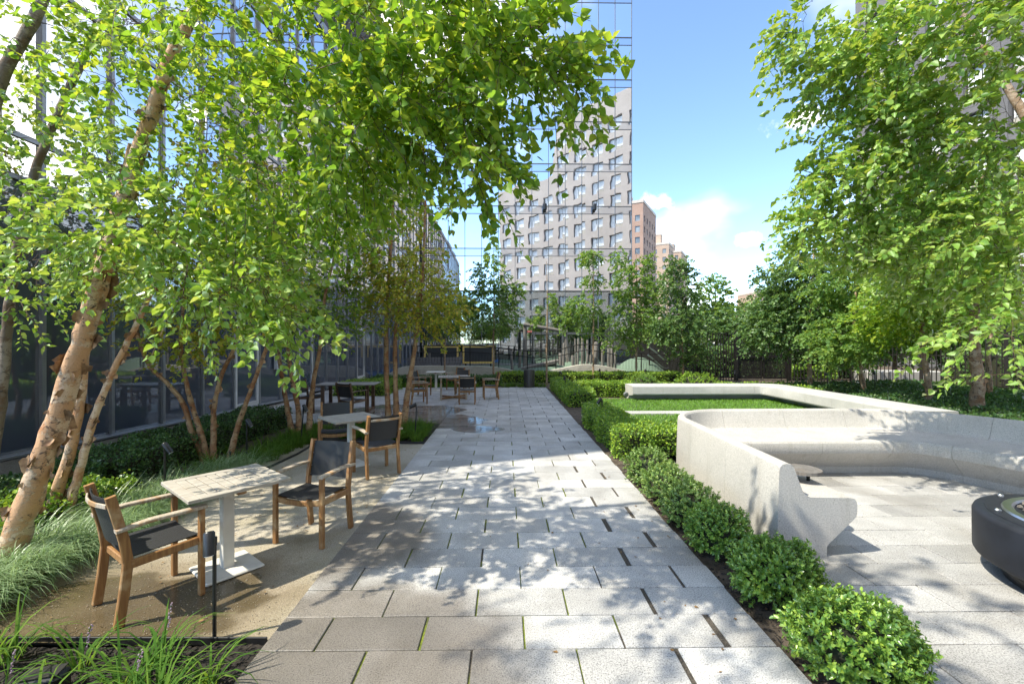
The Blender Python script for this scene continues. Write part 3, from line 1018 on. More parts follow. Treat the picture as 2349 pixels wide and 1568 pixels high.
def leaf_geo_fine(P, A, Nn, L, Wd, rg=None, fold=0.3):
    """ovate leaf folded along the midrib, five-sided halves, tip bent by a random amount"""
    A = unit(A)
    Sd = unit(np.cross(A, Nn))
    N2 = np.cross(Sd, A)
    L = np.broadcast_to(np.asarray(L, float), (len(P),))[:, None]
    Wd = np.broadcast_to(np.asarray(Wd, float), (len(P),))[:, None]
    bend = (rg.uniform(-0.02, 0.34, (len(P), 1)) if rg is not None else 0.12) * L
    fo = (rg.uniform(0.0, 0.75, (len(P), 1)) if rg is not None else fold) * Wd

    def pt(t, w, sg):
        return P + A * (L * t) + Sd * (Wd * w * sg) + N2 * (fo * w - bend * t * t)
    V = np.stack([P, pt(.13, .74, 1), pt(.36, 1.04, 1), pt(.70, .62, 1), pt(1.0, 0, 1), pt(.70, .62, -1), pt(.36, 1.04, -1), pt(.13, .74, -1)], 1).reshape(-1, 3)
    i = (np.arange(len(P)) * 8)[:, None]
    F = np.concatenate([i + np.array([[0, 1, 2, 3, 4]]), i + np.array([[0, 4, 5, 6, 7]])], 0)
    return V, F


_unit_leaf = {}


def unit_leaf(mat):
    if mat not in _unit_leaf:
        V, F = leaf_geo_fine(np.zeros((1, 3)), np.array([[0, 1.0, 0]]), np.array([[0, 0, 1.0]]), 1.0, 0.36)
        _unit_leaf[mat] = mesh_np('leaf', V, F, mat)
    return _unit_leaf[mat]


def blob_pts(rg, c, r, n, shell=0.45):
    d = unit(rg.normal(size=(n, 3)))
    rr = rg.random(n) ** shell
    return np.asarray(c) + d * rr[:, None] * np.asarray(r), d


def make_tree(name, label, stems, blobs, leafL=0.051, per=23, twig=0.32, droop=0.4, seed=1, leaf='leaf_birch', barkm='bark_birch',
              group=None, near=0, up=0.35, sides=10, flakes=0, minz=0.0, wind=(0.25, 0.0, 0.0), branch_r=0.010, flake_stem=(0,), dens=1.3, fine=False):
    rg = np.random.default_rng(seed)
    random.seed(seed)
    base = np.array([stems[0][0][0], stems[0][0][1], 0.0])
    root = empty(name, tuple(base), 0, label, 'tree', group)
    nodes, nr = [], []
    for si, st in enumerate(stems):
        cp = catmull([(p[0] - base[0], p[1] - base[1], p[2], p[3]) for p in st], 6)
        mbt = MB()
        pts = [(p[0] + random.gauss(0, p[3] * 0.06), p[1] + random.gauss(0, p[3] * 0.06), p[2]) for p in cp]
        rs = [max(0.004, p[3]) * random.uniform(0.95, 1.06) for p in cp]
        mbt.tube(pts, rs, sides, 0.05)
        mbt.obj('trunk', barkm, root, smooth=60)
        k0 = int(len(pts) * 0.35)
        for p, r in list(zip(pts, rs))[k0:]:
            nodes.append(p)
            nr.append(r)
        if flakes and si in flake_stem:
            for q in range(flakes):
                i = random.randint(1, len(pts) - 3)
                if pts[i][2] < 0.25:
                    continue
                a = random.uniform(0, 6.283)
                axis = Vector(pts[i + 1]) - Vector(pts[i])
                axis.normalize()
                s = axis.cross(Vector((0.3, 0.8, 0.1))).normalized()
                u = axis.cross(s)
                nrm = s * math.cos(a) + u * math.sin(a)
                tang = axis.cross(nrm)
                pp = Vector(pts[i]) + axis * random.uniform(-0.06, 0.06) + nrm * (rs[i] * 0.97)
                fo = link('bark_flake', random.choice(FLAKES), root)
                sc = random.uniform(0.4, 1.3) * (0.42 + rs[i] * 4.2)
                sg = random.choice((-1, 1))
                tang = tang * sg
                ax2 = nrm.cross(tang)
                M = Matrix((tang, ax2, nrm)).transposed().to_4x4()
                fo.matrix_local = Matrix.Translation(pp) @ M @ Matrix.Rotation(random.uniform(-0.4, 0.4), 4, 'Z') @ Matrix.Diagonal((sc, sc * random.uniform(0.7, 1.5), sc, 1))
    nodes = np.array(nodes)
    nr = np.array(nr)
    S0, D0 = [], []
    for (c, r, n) in blobs:
        p, d = blob_pts(rg, np.asarray(c) - base, r, int(n * dens))
        S0.append(p)
        D0.append(d)
    S0, D0 = np.concatenate(S0), np.concatenate(D0)
    if minz:
        kmask = S0[:, 2] > minz
        S0, D0 = S0[kmask], D0[kmask]
    dist = np.min(np.linalg.norm(S0[:, None, :] - nodes[None, ::3, :], axis=2), axis=1)
    order = np.argsort(dist)
    bm = MB()
    DD = np.zeros_like(D0)
    for i in order:
        s = S0[i]
        w = np.linalg.norm(nodes - s, axis=1) + 0.25 * np.maximum(0, nodes[:, 2] - s[2])
        j = int(np.argmin(w))
        p0, r0 = nodes[j], nr[j]
        v = s - p0
        L = float(np.linalg.norm(v)) + 1e-6
        m1 = p0 + v * 0.33 + np.array([0, 0, 0.10 * L]) + rg.normal(0, 0.03 * L, 3)
        m2 = p0 + v * 0.68 + np.array([0, 0, 0.10 * L]) + rg.normal(0, 0.03 * L, 3)
        ra = min(r0 * 0.7, branch_r * (0.45 + 0.7 * min(L, 2.0)))
        ra = max(ra, 0.0028)
        bm.tube([p0, m1, m2, s], [ra, ra * 0.8, ra * 0.6, max(0.002, ra * 0.4)], 4 if leafL < 0.09 else 3, caps=False)
        nodes = np.concatenate([nodes, [m1, m2, s]])
        nr = np.concatenate([nr, [ra * 0.8, ra * 0.6, max(0.003, ra * 0.4)]])
        DD[i] = v / L
    DD = unit(DD * 0.8 + D0 * 0.5 + rg.normal(0, 0.35, D0.shape) + np.array(wind) + np.array([0, 0, -droop * 0.3]))
    # sprays
    K = len(S0)
    Lt = twig * rg.uniform(0.6, 1.35, K)
    for i in range(K if leafL < 0.09 else 0):
        q = [S0[i] + DD[i] * Lt[i] * t + np.array([0, 0, -droop * Lt[i] * t * t]) for t in (0, 0.5, 1.0)]
        bm.tube(q, [0.0028, 0.002, 0.0012], 3, caps=False)
    bm.obj('branches', 'twig', root, kind='stuff')
    T = np.tile(np.linspace(0.08, 1.0, per), (K, 1)) + rg.normal(0, 0.03, (K, per))
    P = S0[:, None, :] + DD[:, None, :] * (Lt[:, None] * T)[..., None]
    P[..., 2] -= droop * Lt[:, None] * T * T
    side = unit(np.cross(DD, np.array([0, 0, 1.0]) + rg.normal(0, 0.4, DD.shape)))
    sgn = np.where(np.arange(per) % 2 == 0, 1.0, -1.0)
    A = DD[:, None, :] * 0.55 + side[:, None, :] * sgn[None, :, None] * 0.8 + np.array([0, 0, -0.45 * droop - 0.1]) + rg.normal(0, 0.35, P.shape)
    Nn = np.array([0, 0, 1.0]) * up * 2 + rg.normal(0, 0.55, P.shape)
    P, A, Nn = P.reshape(-1, 3), A.reshape(-1, 3), Nn.reshape(-1, 3)
    P = P + unit(A) * 0.012 + rg.normal(0, 0.006, P.shape)
    LL = leafL * np.clip(rg.normal(1.0, 0.24, len(P)), 0.4, 1.55)
    if minz:
        kk = P[:, 2] > minz
        P, A, Nn, LL = P[kk], A[kk], Nn[kk], LL[kk]
    if near:
        wp = P + base - np.array([0, 0, HC])
        vis = (wp[:, 1] > 0.6) & (np.abs(wp[:, 0]) < wp[:, 1] * 1.15) & (np.abs(wp[:, 2]) < wp[:, 1] * 0.77)
        dd = np.where(vis, np.linalg.norm(wp, axis=1), 1e9)
        idx = np.argsort(dd)[:near]
        A2 = unit(A)
        Sd = unit(np.cross(A2, Nn))
        N2 = np.cross(Sd, A2)
        ul = unit_leaf(leaf)
        for i in idx:
            if dd[i] > 1e8:
                break
            o = link('leaf', ul, root)
            M = Matrix((Sd[i], A2[i], N2[i])).transposed().to_4x4()
            o.matrix_local = Matrix.Translation(P[i]) @ M @ Matrix.Scale(float(LL[i]), 4)
        keep = np.ones(len(P), bool)
        keep[idx] = False
        P, A, Nn, LL = P[keep], A[keep], Nn[keep], LL[keep]
    V, F = leaf_geo_fine(P, A, Nn, LL, LL * 0.36, rg) if fine else leaf_geo(P, A, Nn, LL, LL * 0.36)
    link('crown', mesh_np('crown', V, F, leaf), root, kind='stuff')
    return root


def flake_mesh(seed):
    rr = random.Random(seed)
    vs, fs = [], []
    nx, ny = 5, 3
    for j in range(ny):
        for i in range(nx):
            t = i / (nx - 1)
            curl = (0.004 + 0.045 * t ** 2.2) * rr.uniform(0.6, 1.4)
            vs.append((0.075 * t * (1 - 0.25 * t), (j / (ny - 1) - 0.5) * 0.12 * (1 - 0.6 * t * t) + rr.uniform(-0.014, 0.014), curl))
    for j in range(ny - 1):
        for i in range(nx - 1):
            a = j * nx + i
            fs.append((a, a + 1, a + nx + 1, a + nx))
    return mesh_py('bark_flake', vs, fs, 'bark_flake_mat', 60)


FLAKES = [flake_mesh(s) for s in range(8)]


def B(u, v, du, dv, d, dr, n):
    c = W(u, v, d)
    return ((c.x, c.y, c.z), (du / 1022 * d, dr, dv / 1022 * d), n)


def stem(pts, d0, r0, r1, dd=0.0):
    """trunk seen through frame points, at depth d0 drifting by dd towards its top"""
    n = len(pts)
    o = []
    for i, (u, v) in enumerate(pts):
        t = i / (n - 1)
        p = W(u, v, d0 + dd * t)
        o.append((p.x, p.y, max(p.z, -0.05) if i == 0 else p.z, r0 + (r1 - r0) * t))
    return o


# --- near left trees
big = stem([(8, 1325), (70, 1130), (130, 965), (185, 790), (225, 660), (285, 450), (345, 270), (392, 130), (480, -40), (560, -220)], 3.66, 0.088, 0.034)
g0 = G(8, 1305)
big[0] = (g0.x, g0.y, -0.05, 0.105)
make_tree('birch_tree', 'thick peeling birch leaning over the path from the lower left', [big],
          [B(740, 60, 320, 190, 3.1, 0.8, 150), B(1020, 80, 210, 95, 2.6, 0.5, 88), B(1220, 115, 120, 50, 2.45, 0.28, 30), B(1310, 170, 60, 24, 2.4, 0.15, 10),
           B(870, 270, 210, 105, 2.75, 0.5, 100), B(1040, 290, 85, 85, 2.6, 0.35, 28), B(1095, 380, 45, 55, 2.5, 0.2, 9), B(700, 380, 240, 150, 3.4, 0.7, 115),
           B(400, 190, 280, 180, 3.5, 0.7, 74),
           ((-2.2, 1.6, 5.6), (1.9, 1.2, 0.9), 50), ((-0.9, 1.6, 5.0), (1.2, 0.8, 0.6), 26)],
          seed=11, near=150, fine=True, flakes=105, wind=(0.3, 0, -0.1), sides=14)
s2 = stem([(100, 1215), (150, 1070), (178, 950), (196, 800), (215, 700), (255, 520), (300, 330)], 4.45, 0.054, 0.024)
g0 = G(100, 1210)
s2[0] = (g0.x, g0.y, -0.04, 0.066)
s3 = stem([(142, 1205), (182, 1080), (215, 960), (262, 845), (315, 740), (380, 600), (450, 440)], 4.45, 0.041, 0.018, 0.2)
g0 = G(142, 1208)
s3[0] = (g0.x, g0.y, -0.04, 0.05)
make_tree('birch_tree', 'two stemmed peeling birch just behind the thick leaning birch', [s2, s3],
          [B(430, 560, 280, 120, 3.6, 0.8, 88), B(270, 470, 230, 110, 3.4, 0.6, 54), B(560, 660, 160, 70, 3.3, 0.35, 40), B(660, 730, 60, 40, 3.2, 0.2, 10),
           B(120, 560, 140, 100, 4.4, 0.8, 34), B(600, 480, 200, 120, 4.4, 0.8, 60)],
          seed=12, near=110, fine=True, flakes=34, flake_stem=(0, 1), wind=(0.4, 0, -0.15), leaf='leaf_birch_bright')
s4 = stem([(-60, 1190), (-12, 1010), (8, 850), (22, 700), (36, 590), (75, 410), (165, 190), (260, 0)], 4.6, 0.055, 0.03)
g0 = G(-60, 1190)
s4[0] = (g0.x, g0.y, -0.04, 0.085)
s5 = stem([(-110, 600), (-20, 260), (75, 50), (150, -120)], 3.9, 0.055, 0.035)
s5[0] = (g0.x + 0.05, g0.y - 0.2, -0.04, 0.08)
s5.insert(1, (g0.x + 0.12, g0.y - 0.35, 1.6, 0.07))
make_tree('birch_tree', 'grey barked birch at the far left edge of the frame', [s4, s5],
          [B(110, 330, 180, 150, 4.3, 0.8, 60), B(90, 110, 150, 110, 4.1, 0.6, 28), B(60, 660, 80, 60, 4.4, 0.5, 22), B(230, 620, 110, 80, 4.3, 0.5, 26),
           B(300, 60, 150, 100, 4.6, 0.6, 50)],
          seed=13, near=0, fine=True, barkm='bark_grey', leaf='leaf_birch_bright')

# --- clumps along the left bed
def clump(label, base_uv, paths, d, r, blobs, seed, leaf, barkm, **kw):
    st = []
    for pth, bo in paths:
        q = stem(pth, d, r, r * 0.35)
        g = G(base_uv[0] + bo, base_uv[1])
        q[0] = (g.x, g.y, -0.04, r * 1.15)
        st.append(q)
    return make_tree('birch_tree', label, st, blobs, seed=seed, leaf=leaf, barkm=barkm, **kw)


clump('three stemmed young birch spreading behind the near wooden table', (490, 1060),
      [([(470, 1058), (440, 990), (422, 930), (385, 880), (340, 835), (315, 760), (300, 680)], -16),
       ([(488, 1056), (490, 980), (492, 930), (508, 860), (540, 790), (560, 700), (585, 600)], 0),
       ([(525, 1050), (545, 980), (572, 905), (605, 815), (640, 720), (665, 600)], 32),
       ([(480, 1056), (450, 960), (428, 880), (415, 800), (420, 700), (430, 600)], -8)], 6.95, 0.046,
      [B(430, 780, 110, 40, 6.9, 0.5, 42), B(350, 700, 90, 60, 6.8, 0.6, 34), B(560, 690, 130, 70, 7.0, 0.6, 60), B(480, 560, 190, 110, 7.2, 0.9, 120), B(330, 560, 120, 90, 7.0, 0.8, 60),
       B(500, 400, 170, 100, 7.2, 0.9, 80)], 21, 'leaf_olive', 'bark_birch_dark', flakes=16, flake_stem=(0, 1, 2), leafL=0.066, per=15)
clump('slim birch clump between the second table and the glass doors', (678, 998),
      [([(675, 995), (662, 950), (650, 885), (637, 800), (625, 700), (610, 590)], -6),
       ([(688, 995), (684, 940), (672, 880), (660, 790), (668, 680), (690, 540)], 8),
       ([(706, 990), (712, 930), (720, 870), (735, 790), (745, 680), (775, 560)], 30)], 9.0, 0.06,
      [B(640, 690, 110, 70, 9.0, 0.8, 80), B(760, 700, 80, 70, 9.2, 0.8, 70), B(720, 570, 150, 100, 9.2, 1.1, 140), B(620, 520, 130, 110, 9.2, 1.0, 90), B(800, 480, 100, 90, 9.6, 1.0, 70)],
      22, 'leaf_birch', 'bark_birch_dark', leafL=0.068, per=15)
clump('three stemmed birch with yellow green crown beside the wet terrace', (905, 980),
      [([(890, 978), (888, 900), (886, 800), (888, 700), (897, 560), (903, 440)], -12),
       ([(912, 978), (908, 900), (906, 800), (912, 720), (935, 620)], 6),
       ([(924, 978), (935, 900), (948, 820), (958, 740), (970, 620), (976, 460)], 20)], 9.75, 0.065,
      [B(960, 690, 105, 85, 9.8, 0.9, 190), B(900, 660, 75, 80, 9.7, 0.8, 90), B(930, 600, 90, 45, 9.8, 0.7, 70), B(860, 620, 60, 90, 9.9, 0.7, 50), B(970, 500, 55, 60, 9.9, 0.6, 30), B(870, 500, 50, 50, 9.9, 0.6, 24),
       B(1020, 720, 50, 50, 9.9, 0.5, 36)],
      23, 'leaf_olive', 'bark_birch_dark', leafL=0.066, per=15, wind=(0, 0, 0))


# --- back row of slim trees in front of the playground wall
def row_tree(label, u, v, top_v, blobs, seed, r=0.05, leaf='leaf_far', barkm='bark_tan', lean=0, name='garden_tree', **kw):
    g = G(u, v)
    d = g.y
    t = W(u + lean, top_v, d)
    st = [(g.x, g.y, -0.04, r), (g.x + (t.x - g.x) * 0.3, g.y, t.z * 0.3, r * 0.85), (g.x + (t.x - g.x) * 0.6 + 0.03, g.y, t.z * 0.62, r * 0.6), (t.x, t.y, t.z, r * 0.22)]
    return make_tree(name, label, [st], [B(uu, vv, du, dv, d + dz, dr, n) for (uu, vv, du, dv, dz, dr, n) in blobs], seed=seed, leaf=leaf, barkm=barkm,
                     leafL=kw.pop('leafL', 0.105), per=kw.pop('per', 14), twig=kw.pop('twig', 0.34), wind=(0, 0, 0), sides=7, dens=2.1, **kw)


row_tree('slender tree with a narrow crown behind the white cafe table, left of the bin', 1132, 878, 575,
         [(1130, 720, 62, 55, 0, 1.0, 90), (1125, 640, 38, 50, 0, 0.7, 50), (1165, 665, 38, 26, 0, 0.5, 30), (1130, 590, 14, 26, 0, 0.3, 12), (1095, 690, 28, 30, 0, .5, 20)], 31)
row_tree('small dark tree half hidden behind the yellow green birch', 1020, 874, 640,
         [(1025, 735, 45, 40, 0, 0.9, 80), (1060, 700, 35, 40, 0, 0.8, 50)], 32)
row_tree('thin almost bare sapling right behind the dark bin', 1254, 882, 600,
         [(1258, 690, 18, 20, 0, 0.4, 7), (1285, 700, 16, 12, 0, 0.3, 5), (1240, 725, 18, 10, 0, 0.3, 5)], 33, r=0.045)
row_tree('thin tree with small tufted top in front of the wavy wall', 1361, 876, 570,
         [(1352, 588, 24, 15, 0, 0.4, 26), (1358, 640, 22, 12, 0, 0.4, 16), (1340, 700, 40, 24, 0, 0.5, 36), (1362, 760, 20, 16, 0, 0.4, 9), (1310, 730, 30, 26, 0.3, 0.5, 26)], 34, r=0.045)
row_tree('bright green slim tree left of the curved slide rails', 1460, 872, 580,
         [(1455, 720, 58, 60, 0, 1.0, 120), (1440, 640, 36, 45, 0, 0.8, 55), (1490, 660, 30, 45, 0, 0.6, 50), (1430, 780, 40, 22, 0, 0.7, 30), (1420, 590, 16, 20, 0, 0.4, 14), (1480, 600, 18, 20, 0, 0.4, 16)], 35)
row_tree('dark green slim tree in front of the black slat fence', 1567, 880, 590,
         [(1570, 750, 68, 60, 0, 1.1, 160), (1560, 660, 42, 50, 0, 0.9, 80), (1555, 610, 24, 24, 0, 0.5, 26), (1590, 815, 40, 16, 0, 0.7, 26), (1520, 760, 30, 30, 0, .6, 30)], 36, leaf='leaf_dark')

# --- trees beyond the fence
def beyond(label, u, d, ctr, du, dv, n, seed, leaf='leaf_dark', leafL=0.16):
    g = W(u, 784, d)
    zc = HC + (784 - ctr) / 1022 * d
    hh = dv / 1022 * d
    st = [(g.x, g.y, -0.08, 0.13), (g.x + 0.1, g.y, zc * 0.5, 0.1), (g.x, g.y, zc + hh * 0.6, 0.03)]
    make_tree('background_tree', label, [st], [B(u, ctr, du, dv, d, du / 1022 * d * 0.8, int(n * 0.6)), B(u - du * 0.4, ctr + dv * 0.45, du * 0.8, dv * 0.5, d, 1.0, int(n * 0.25)), B(u + du * 0.4, ctr + dv * 0.4, du * 0.8, dv * 0.5, d + 0.5, 1.0, int(n * 0.25))],
              seed=seed, leaf=leaf, barkm='bark_grey', leafL=leafL * 1.08, per=14, twig=0.5, dens=1.6, wind=(0, 0, 0), sides=6, branch_r=0.02)


beyond('airy tree behind the fence, right of the tan towers', 1640, 30, 700, 48, 75, 210, 41, 'leaf_far')
beyond('low tree behind the barred fence left of the mesh gate', 1690, 27, 745, 60, 40, 190, 42)
beyond('broad tree behind the mesh gate', 1765, 28, 735, 75, 50, 240, 43, 'leaf_far')
beyond('shaded tree behind the right fence, nearest the gate', 1905, 24, 730, 90, 80, 300, 44)
beyond('shaded tree behind the right fence, middle', 2050, 23, 740, 100, 80, 300, 45)
beyond('shaded tree behind the right fence, near the edge of the frame', 2220, 22, 740, 110, 90, 320, 46)
for q, (u, d, ct, du, dv, lab) in enumerate(((1610, 44, 735, 60, 40, 'distant tree left of the gap, behind the slim dark tree'), (1715, 46, 735, 70, 45, 'distant tree in the middle of the gap above the gate'), (1820, 44, 725, 70, 50, 'distant tree right of the gap, behind the dark birch'), (1960, 40, 720, 90, 60, 'distant tree behind the right fence, far left of three'), (2120, 38, 720, 100, 70, 'distant tree behind the right fence, middle of three'), (2290, 36, 720, 100, 70, 'distant tree behind the right fence, far right of three'))):
    beyond(lab, u, d, ct, du, dv, 240, 140 + q, 'leaf_far' if q % 2 else 'leaf_dark', 0.22)
beyond('tree filling the gap between the brick tower and the slat fence', 1500, 40, 740, 50, 40, 140, 47, 'leaf_far')

# --- right row
def right_tree(label, u, v, pth, r, blobs, seed, leaf, **kw):
    g = G(u, v)
    st = stem([(u, v)] + pth, g.y, r, r * 0.4)
    st[0] = (g.x, g.y, -0.04, r * 1.1)
    return make_tree('birch_tree', label, [st], blobs, seed=seed, leaf=leaf, barkm='bark_tan', **kw)


right_tree('dark leafed birch in front of the mesh gate', 1859, 895, [(1857, 830), (1858, 760), (1862, 680), (1868, 560)], 0.085,
           [B(1800, 740, 90, 60, 17.5, 1.5, 190), B(1880, 660, 90, 80, 17.5, 1.5, 190), B(1790, 690, 60, 40, 17.3, 1.0, 80), B(1900, 790, 80, 40, 17.5, 1.2, 110), B(1850, 600, 60, 45, 17.5, 1.0, 90), B(1790, 640, 50, 40, 17.4, 0.9, 60), B(1740, 770, 40, 22, 17.2, .7, 36)], 51, 'leaf_dark',
           leafL=0.105, per=16, twig=0.45, dens=1.9, wind=(-0.4, 0, -0.1))
right_tree('leaning birch with pale bark second along the right bed', 1986, 911, [(1975, 860), (1966, 810), (1960, 740), (1965, 640)], 0.085,
           [B(1930, 640, 80, 60, 15.2, 1.2, 110), B(1950, 760, 90, 50, 15.0, 1.3, 150), B(2010, 690, 80, 70, 15.0, 1.3, 150), B(1930, 800, 60, 26, 14.6, 1, 60)], 52, 'leaf_far', leafL=0.10, per=16, twig=0.42, dens=1.9, wind=(-0.4, 0, -0.1))
right_tree('rough barked birch third along the right bed', 2133, 933, [(2128, 870), (2118, 800), (2115, 720), (2120, 600)], 0.09,
           [B(2090, 720, 110, 70, 12.8, 1.4, 190), B(2160, 640, 90, 80, 12.8, 1.3, 150)], 53, 'leaf_birch', leafL=0.095, per=16, twig=0.42, dens=1.7, flakes=14, wind=(-0.4, 0, -0.1))
right_tree('shaggy barked birch nearest the bench on the right', 2239, 950, [(2243, 880), (2238, 810), (2235, 700), (2240, 560), (2250, 400)], 0.15,
           [B(2150, 640, 130, 80, 11, 1.5, 170), B(2250, 560, 120, 100, 11.2, 1.5, 170), B(2180, 460, 150, 90, 10.6, 1.4, 150), B(2080, 560, 90, 50, 10.4, 1.1, 90)], 54, 'leaf_birch_bright', leafL=0.095, per=16, twig=0.45, dens=1.7, flakes=30, wind=(-0.4, 0, -0.1))
g = G(2269, 925)
right_tree('slim grey stem at the right edge beside the shaggy birch', 2269, 925, [(2270, 860), (2268, 800), (2290, 700)], 0.08,
           [B(2290, 700, 70, 60, 13.8, 1.0, 70)], 55, 'leaf_far', leafL=0.08)

# near right birch, trunk outside the frame, boughs reaching in
nb = [(8.2, 4.4, -0.04, 0.14), (8.0, 4.45, 2.0, 0.12), (7.6, 4.5, 4.2, 0.09), (7.2, 4.6, 6.4, 0.06), (7.0, 4.6, 8.5, 0.03)]
nb2 = [(8.5, 4.9, -0.04, 0.10), (8.2, 5.3, 2.2, 0.08), (7.2, 5.8, 4.4, 0.06), (6.4, 6.2, 6.6, 0.03)]
make_tree('birch_tree', 'near birch whose bright boughs reach in from the right edge', [nb, nb2],
          [B(2180, 100, 240, 120, 5.0, 1.0, 190), B(1970, 150, 120, 90, 5.0, 0.7, 60), B(2010, 320, 140, 70, 5.2, 0.7, 66), B(2210, 330, 160, 120, 5.0, 0.9, 130), B(1930, 410, 100, 36, 5.2, 0.5, 30),
           B(1970, 500, 150, 40, 5.4, 0.6, 62), B(2180, 540, 180, 70, 5.0, 0.8, 110), B(2320, 630, 50, 60, 4.6, 0.4, 22), B(2310, 720, 40, 24, 4.4, 0.3, 7), B(2230, 770, 60, 14, 4.2, 0.3, 5), B(2330, 860, 20, 20, 4.0, 0.2, 3),
           B(1860, 70, 50, 60, 5.0, 0.4, 20), B(1850, 510, 60, 22, 5.4, 0.4, 12)],
          seed=61, near=160, fine=True, leaf='leaf_birch_bright', barkm='bark_tan', leafL=0.066, per=23, twig=0.4, wind=(-0.5, 0, -0.05), branch_r=0.013)


# --- hedges and bushes
def leaf_cloud(P, Nrm, rg, L, wr=0.42, spread=0.8, lift=0.3):
    A = Nrm * 0.7 + rg.normal(0, spread, P.shape) + np.array([0, 0, lift])
    Nn = Nrm + rg.normal(0, 0.6, P.shape)
    LL = L * rg.uniform(0.6, 1.3, len(P))
    return leaf_geo(P, A, Nn, LL, LL * wr, 0.2)


def bush(name, label, x, y, rx, ry, h, n, L, seed, leaf='leaf_bush', cat='bush', group=None, low=-0.25):
    rg = np.random.default_rng(seed)
    root = empty(name, (x, y, -0.02), 0, label, cat, group)
    cz = h * 0.48
    R = np.array([rx, ry, h - cz])
    # core
    nu, nv = 16, 9
    vs, fs = [], []
    for j in range(nv):
        th = math.pi * j / (nv - 1)
        for i in range(nu):
            ph = 2 * math.pi * i / nu
            w = 0.78 + 0.06 * math.sin(3 * ph + seed) * math.sin(2 * th)
            vs.append((math.sin(th) * math.cos(ph) * rx * w, math.sin(th) * math.sin(ph) * ry * w, cz + math.cos(th) * (h - cz) * w * (1 if th < 1.57 else 0.9)))
    for j in range(nv - 1):
        for i in range(nu):
            k2 = (i + 1) % nu
            fs.append((j * nu + i, j * nu + k2, (j + 1) * nu + k2, (j + 1) * nu + i))
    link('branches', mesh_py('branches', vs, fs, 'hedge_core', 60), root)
    # shoots
    ns = n // 12
    d = unit(rg.normal(size=(ns * 2, 3)))
    d = d[d[:, 2] > low - 0.4][:ns]
    lump = 1 + 0.10 * np.sin(d[:, 0] * 5 + seed) * np.cos(d[:, 1] * 4.3 + seed * 2) + 0.06 * np.sin(d[:, 2] * 9 + seed + d[:, 0] * 7)
    st = d * R * (lump * rg.uniform(0.72, 0.97, len(d)))[:, None]
    st[:, 2] += cz
    ax = unit(d * 0.8 + np.array([0, 0, 0.45]) + rg.normal(0, 0.35, d.shape))
    T = np.linspace(0, 1, 12)
    sl = 0.062 * rg.uniform(0.6, 1.35, len(d)) * (L / 0.025)
    P = st[:, None, :] + ax[:, None, :] * (sl[:, None] * T)[..., None]
    ang = rg.uniform(0, 6.28, (len(d), 1)) + np.arange(12)[None, :] * 2.4
    s = unit(np.cross(ax, [0.3, 0.5, 0.8]))
    u2 = np.cross(ax, s)
    ra = s[:, None, :] * np.cos(ang)[..., None] + u2[:, None, :] * np.sin(ang)[..., None]
    A = (ax[:, None, :] * 0.75 + ra * 0.8).reshape(-1, 3)
    Nn = (ax[:, None, :] * 0.9 - ra * 0.3).reshape(-1, 3) + rg.normal(0, 0.25, A.shape)
    P = P.reshape(-1, 3)
    keep = P[:, 2] > 0.02
    P, A, Nn = P[keep], A[keep], Nn[keep]
    LL = L * rg.uniform(0.7, 1.25, len(P))
    V, F = leaf_geo(P, A, Nn, LL, LL * 0.30, 0.3)
    link('foliage', mesh_np('foliage', V, F, leaf), root, kind='stuff')
    return root


bl = ['round clipped bush nearest the camera at the bottom edge', 'round bush second from the camera, beside the end of the concrete bench',
      'dark round bush third from the camera, against the bench side', 'pale green bush fourth from the camera along the path',
      'pale green bush fifth from the camera along the path', 'pale green bush sixth from the camera, next to the clipped hedge']
for i, (x, y, rx, ry, h, n, L, lf) in enumerate([(1.95, 2.46, .33, .29, .40, 10500, .027, 'leaf_bush'), (1.94, 3.17, .29, .25, .42, 9500, .027, 'leaf_bush'), (1.87, 3.90, .25, .25, .42, 8000, .024, 'leaf_bush'),
                                                 (1.89, 4.56, .26, .30, .40, 7000, .025, 'leaf_bush_pale'), (1.89, 5.17, .26, .29, .40, 6000, .025, 'leaf_bush_pale'), (1.90, 5.83, .28, .33, .44, 6000, .026, 'leaf_bush_pale')]):
    bush('round_bush', bl[i], x, y, rx, ry, h, n, L, 70 + i, lf, group='round bushes along the path')


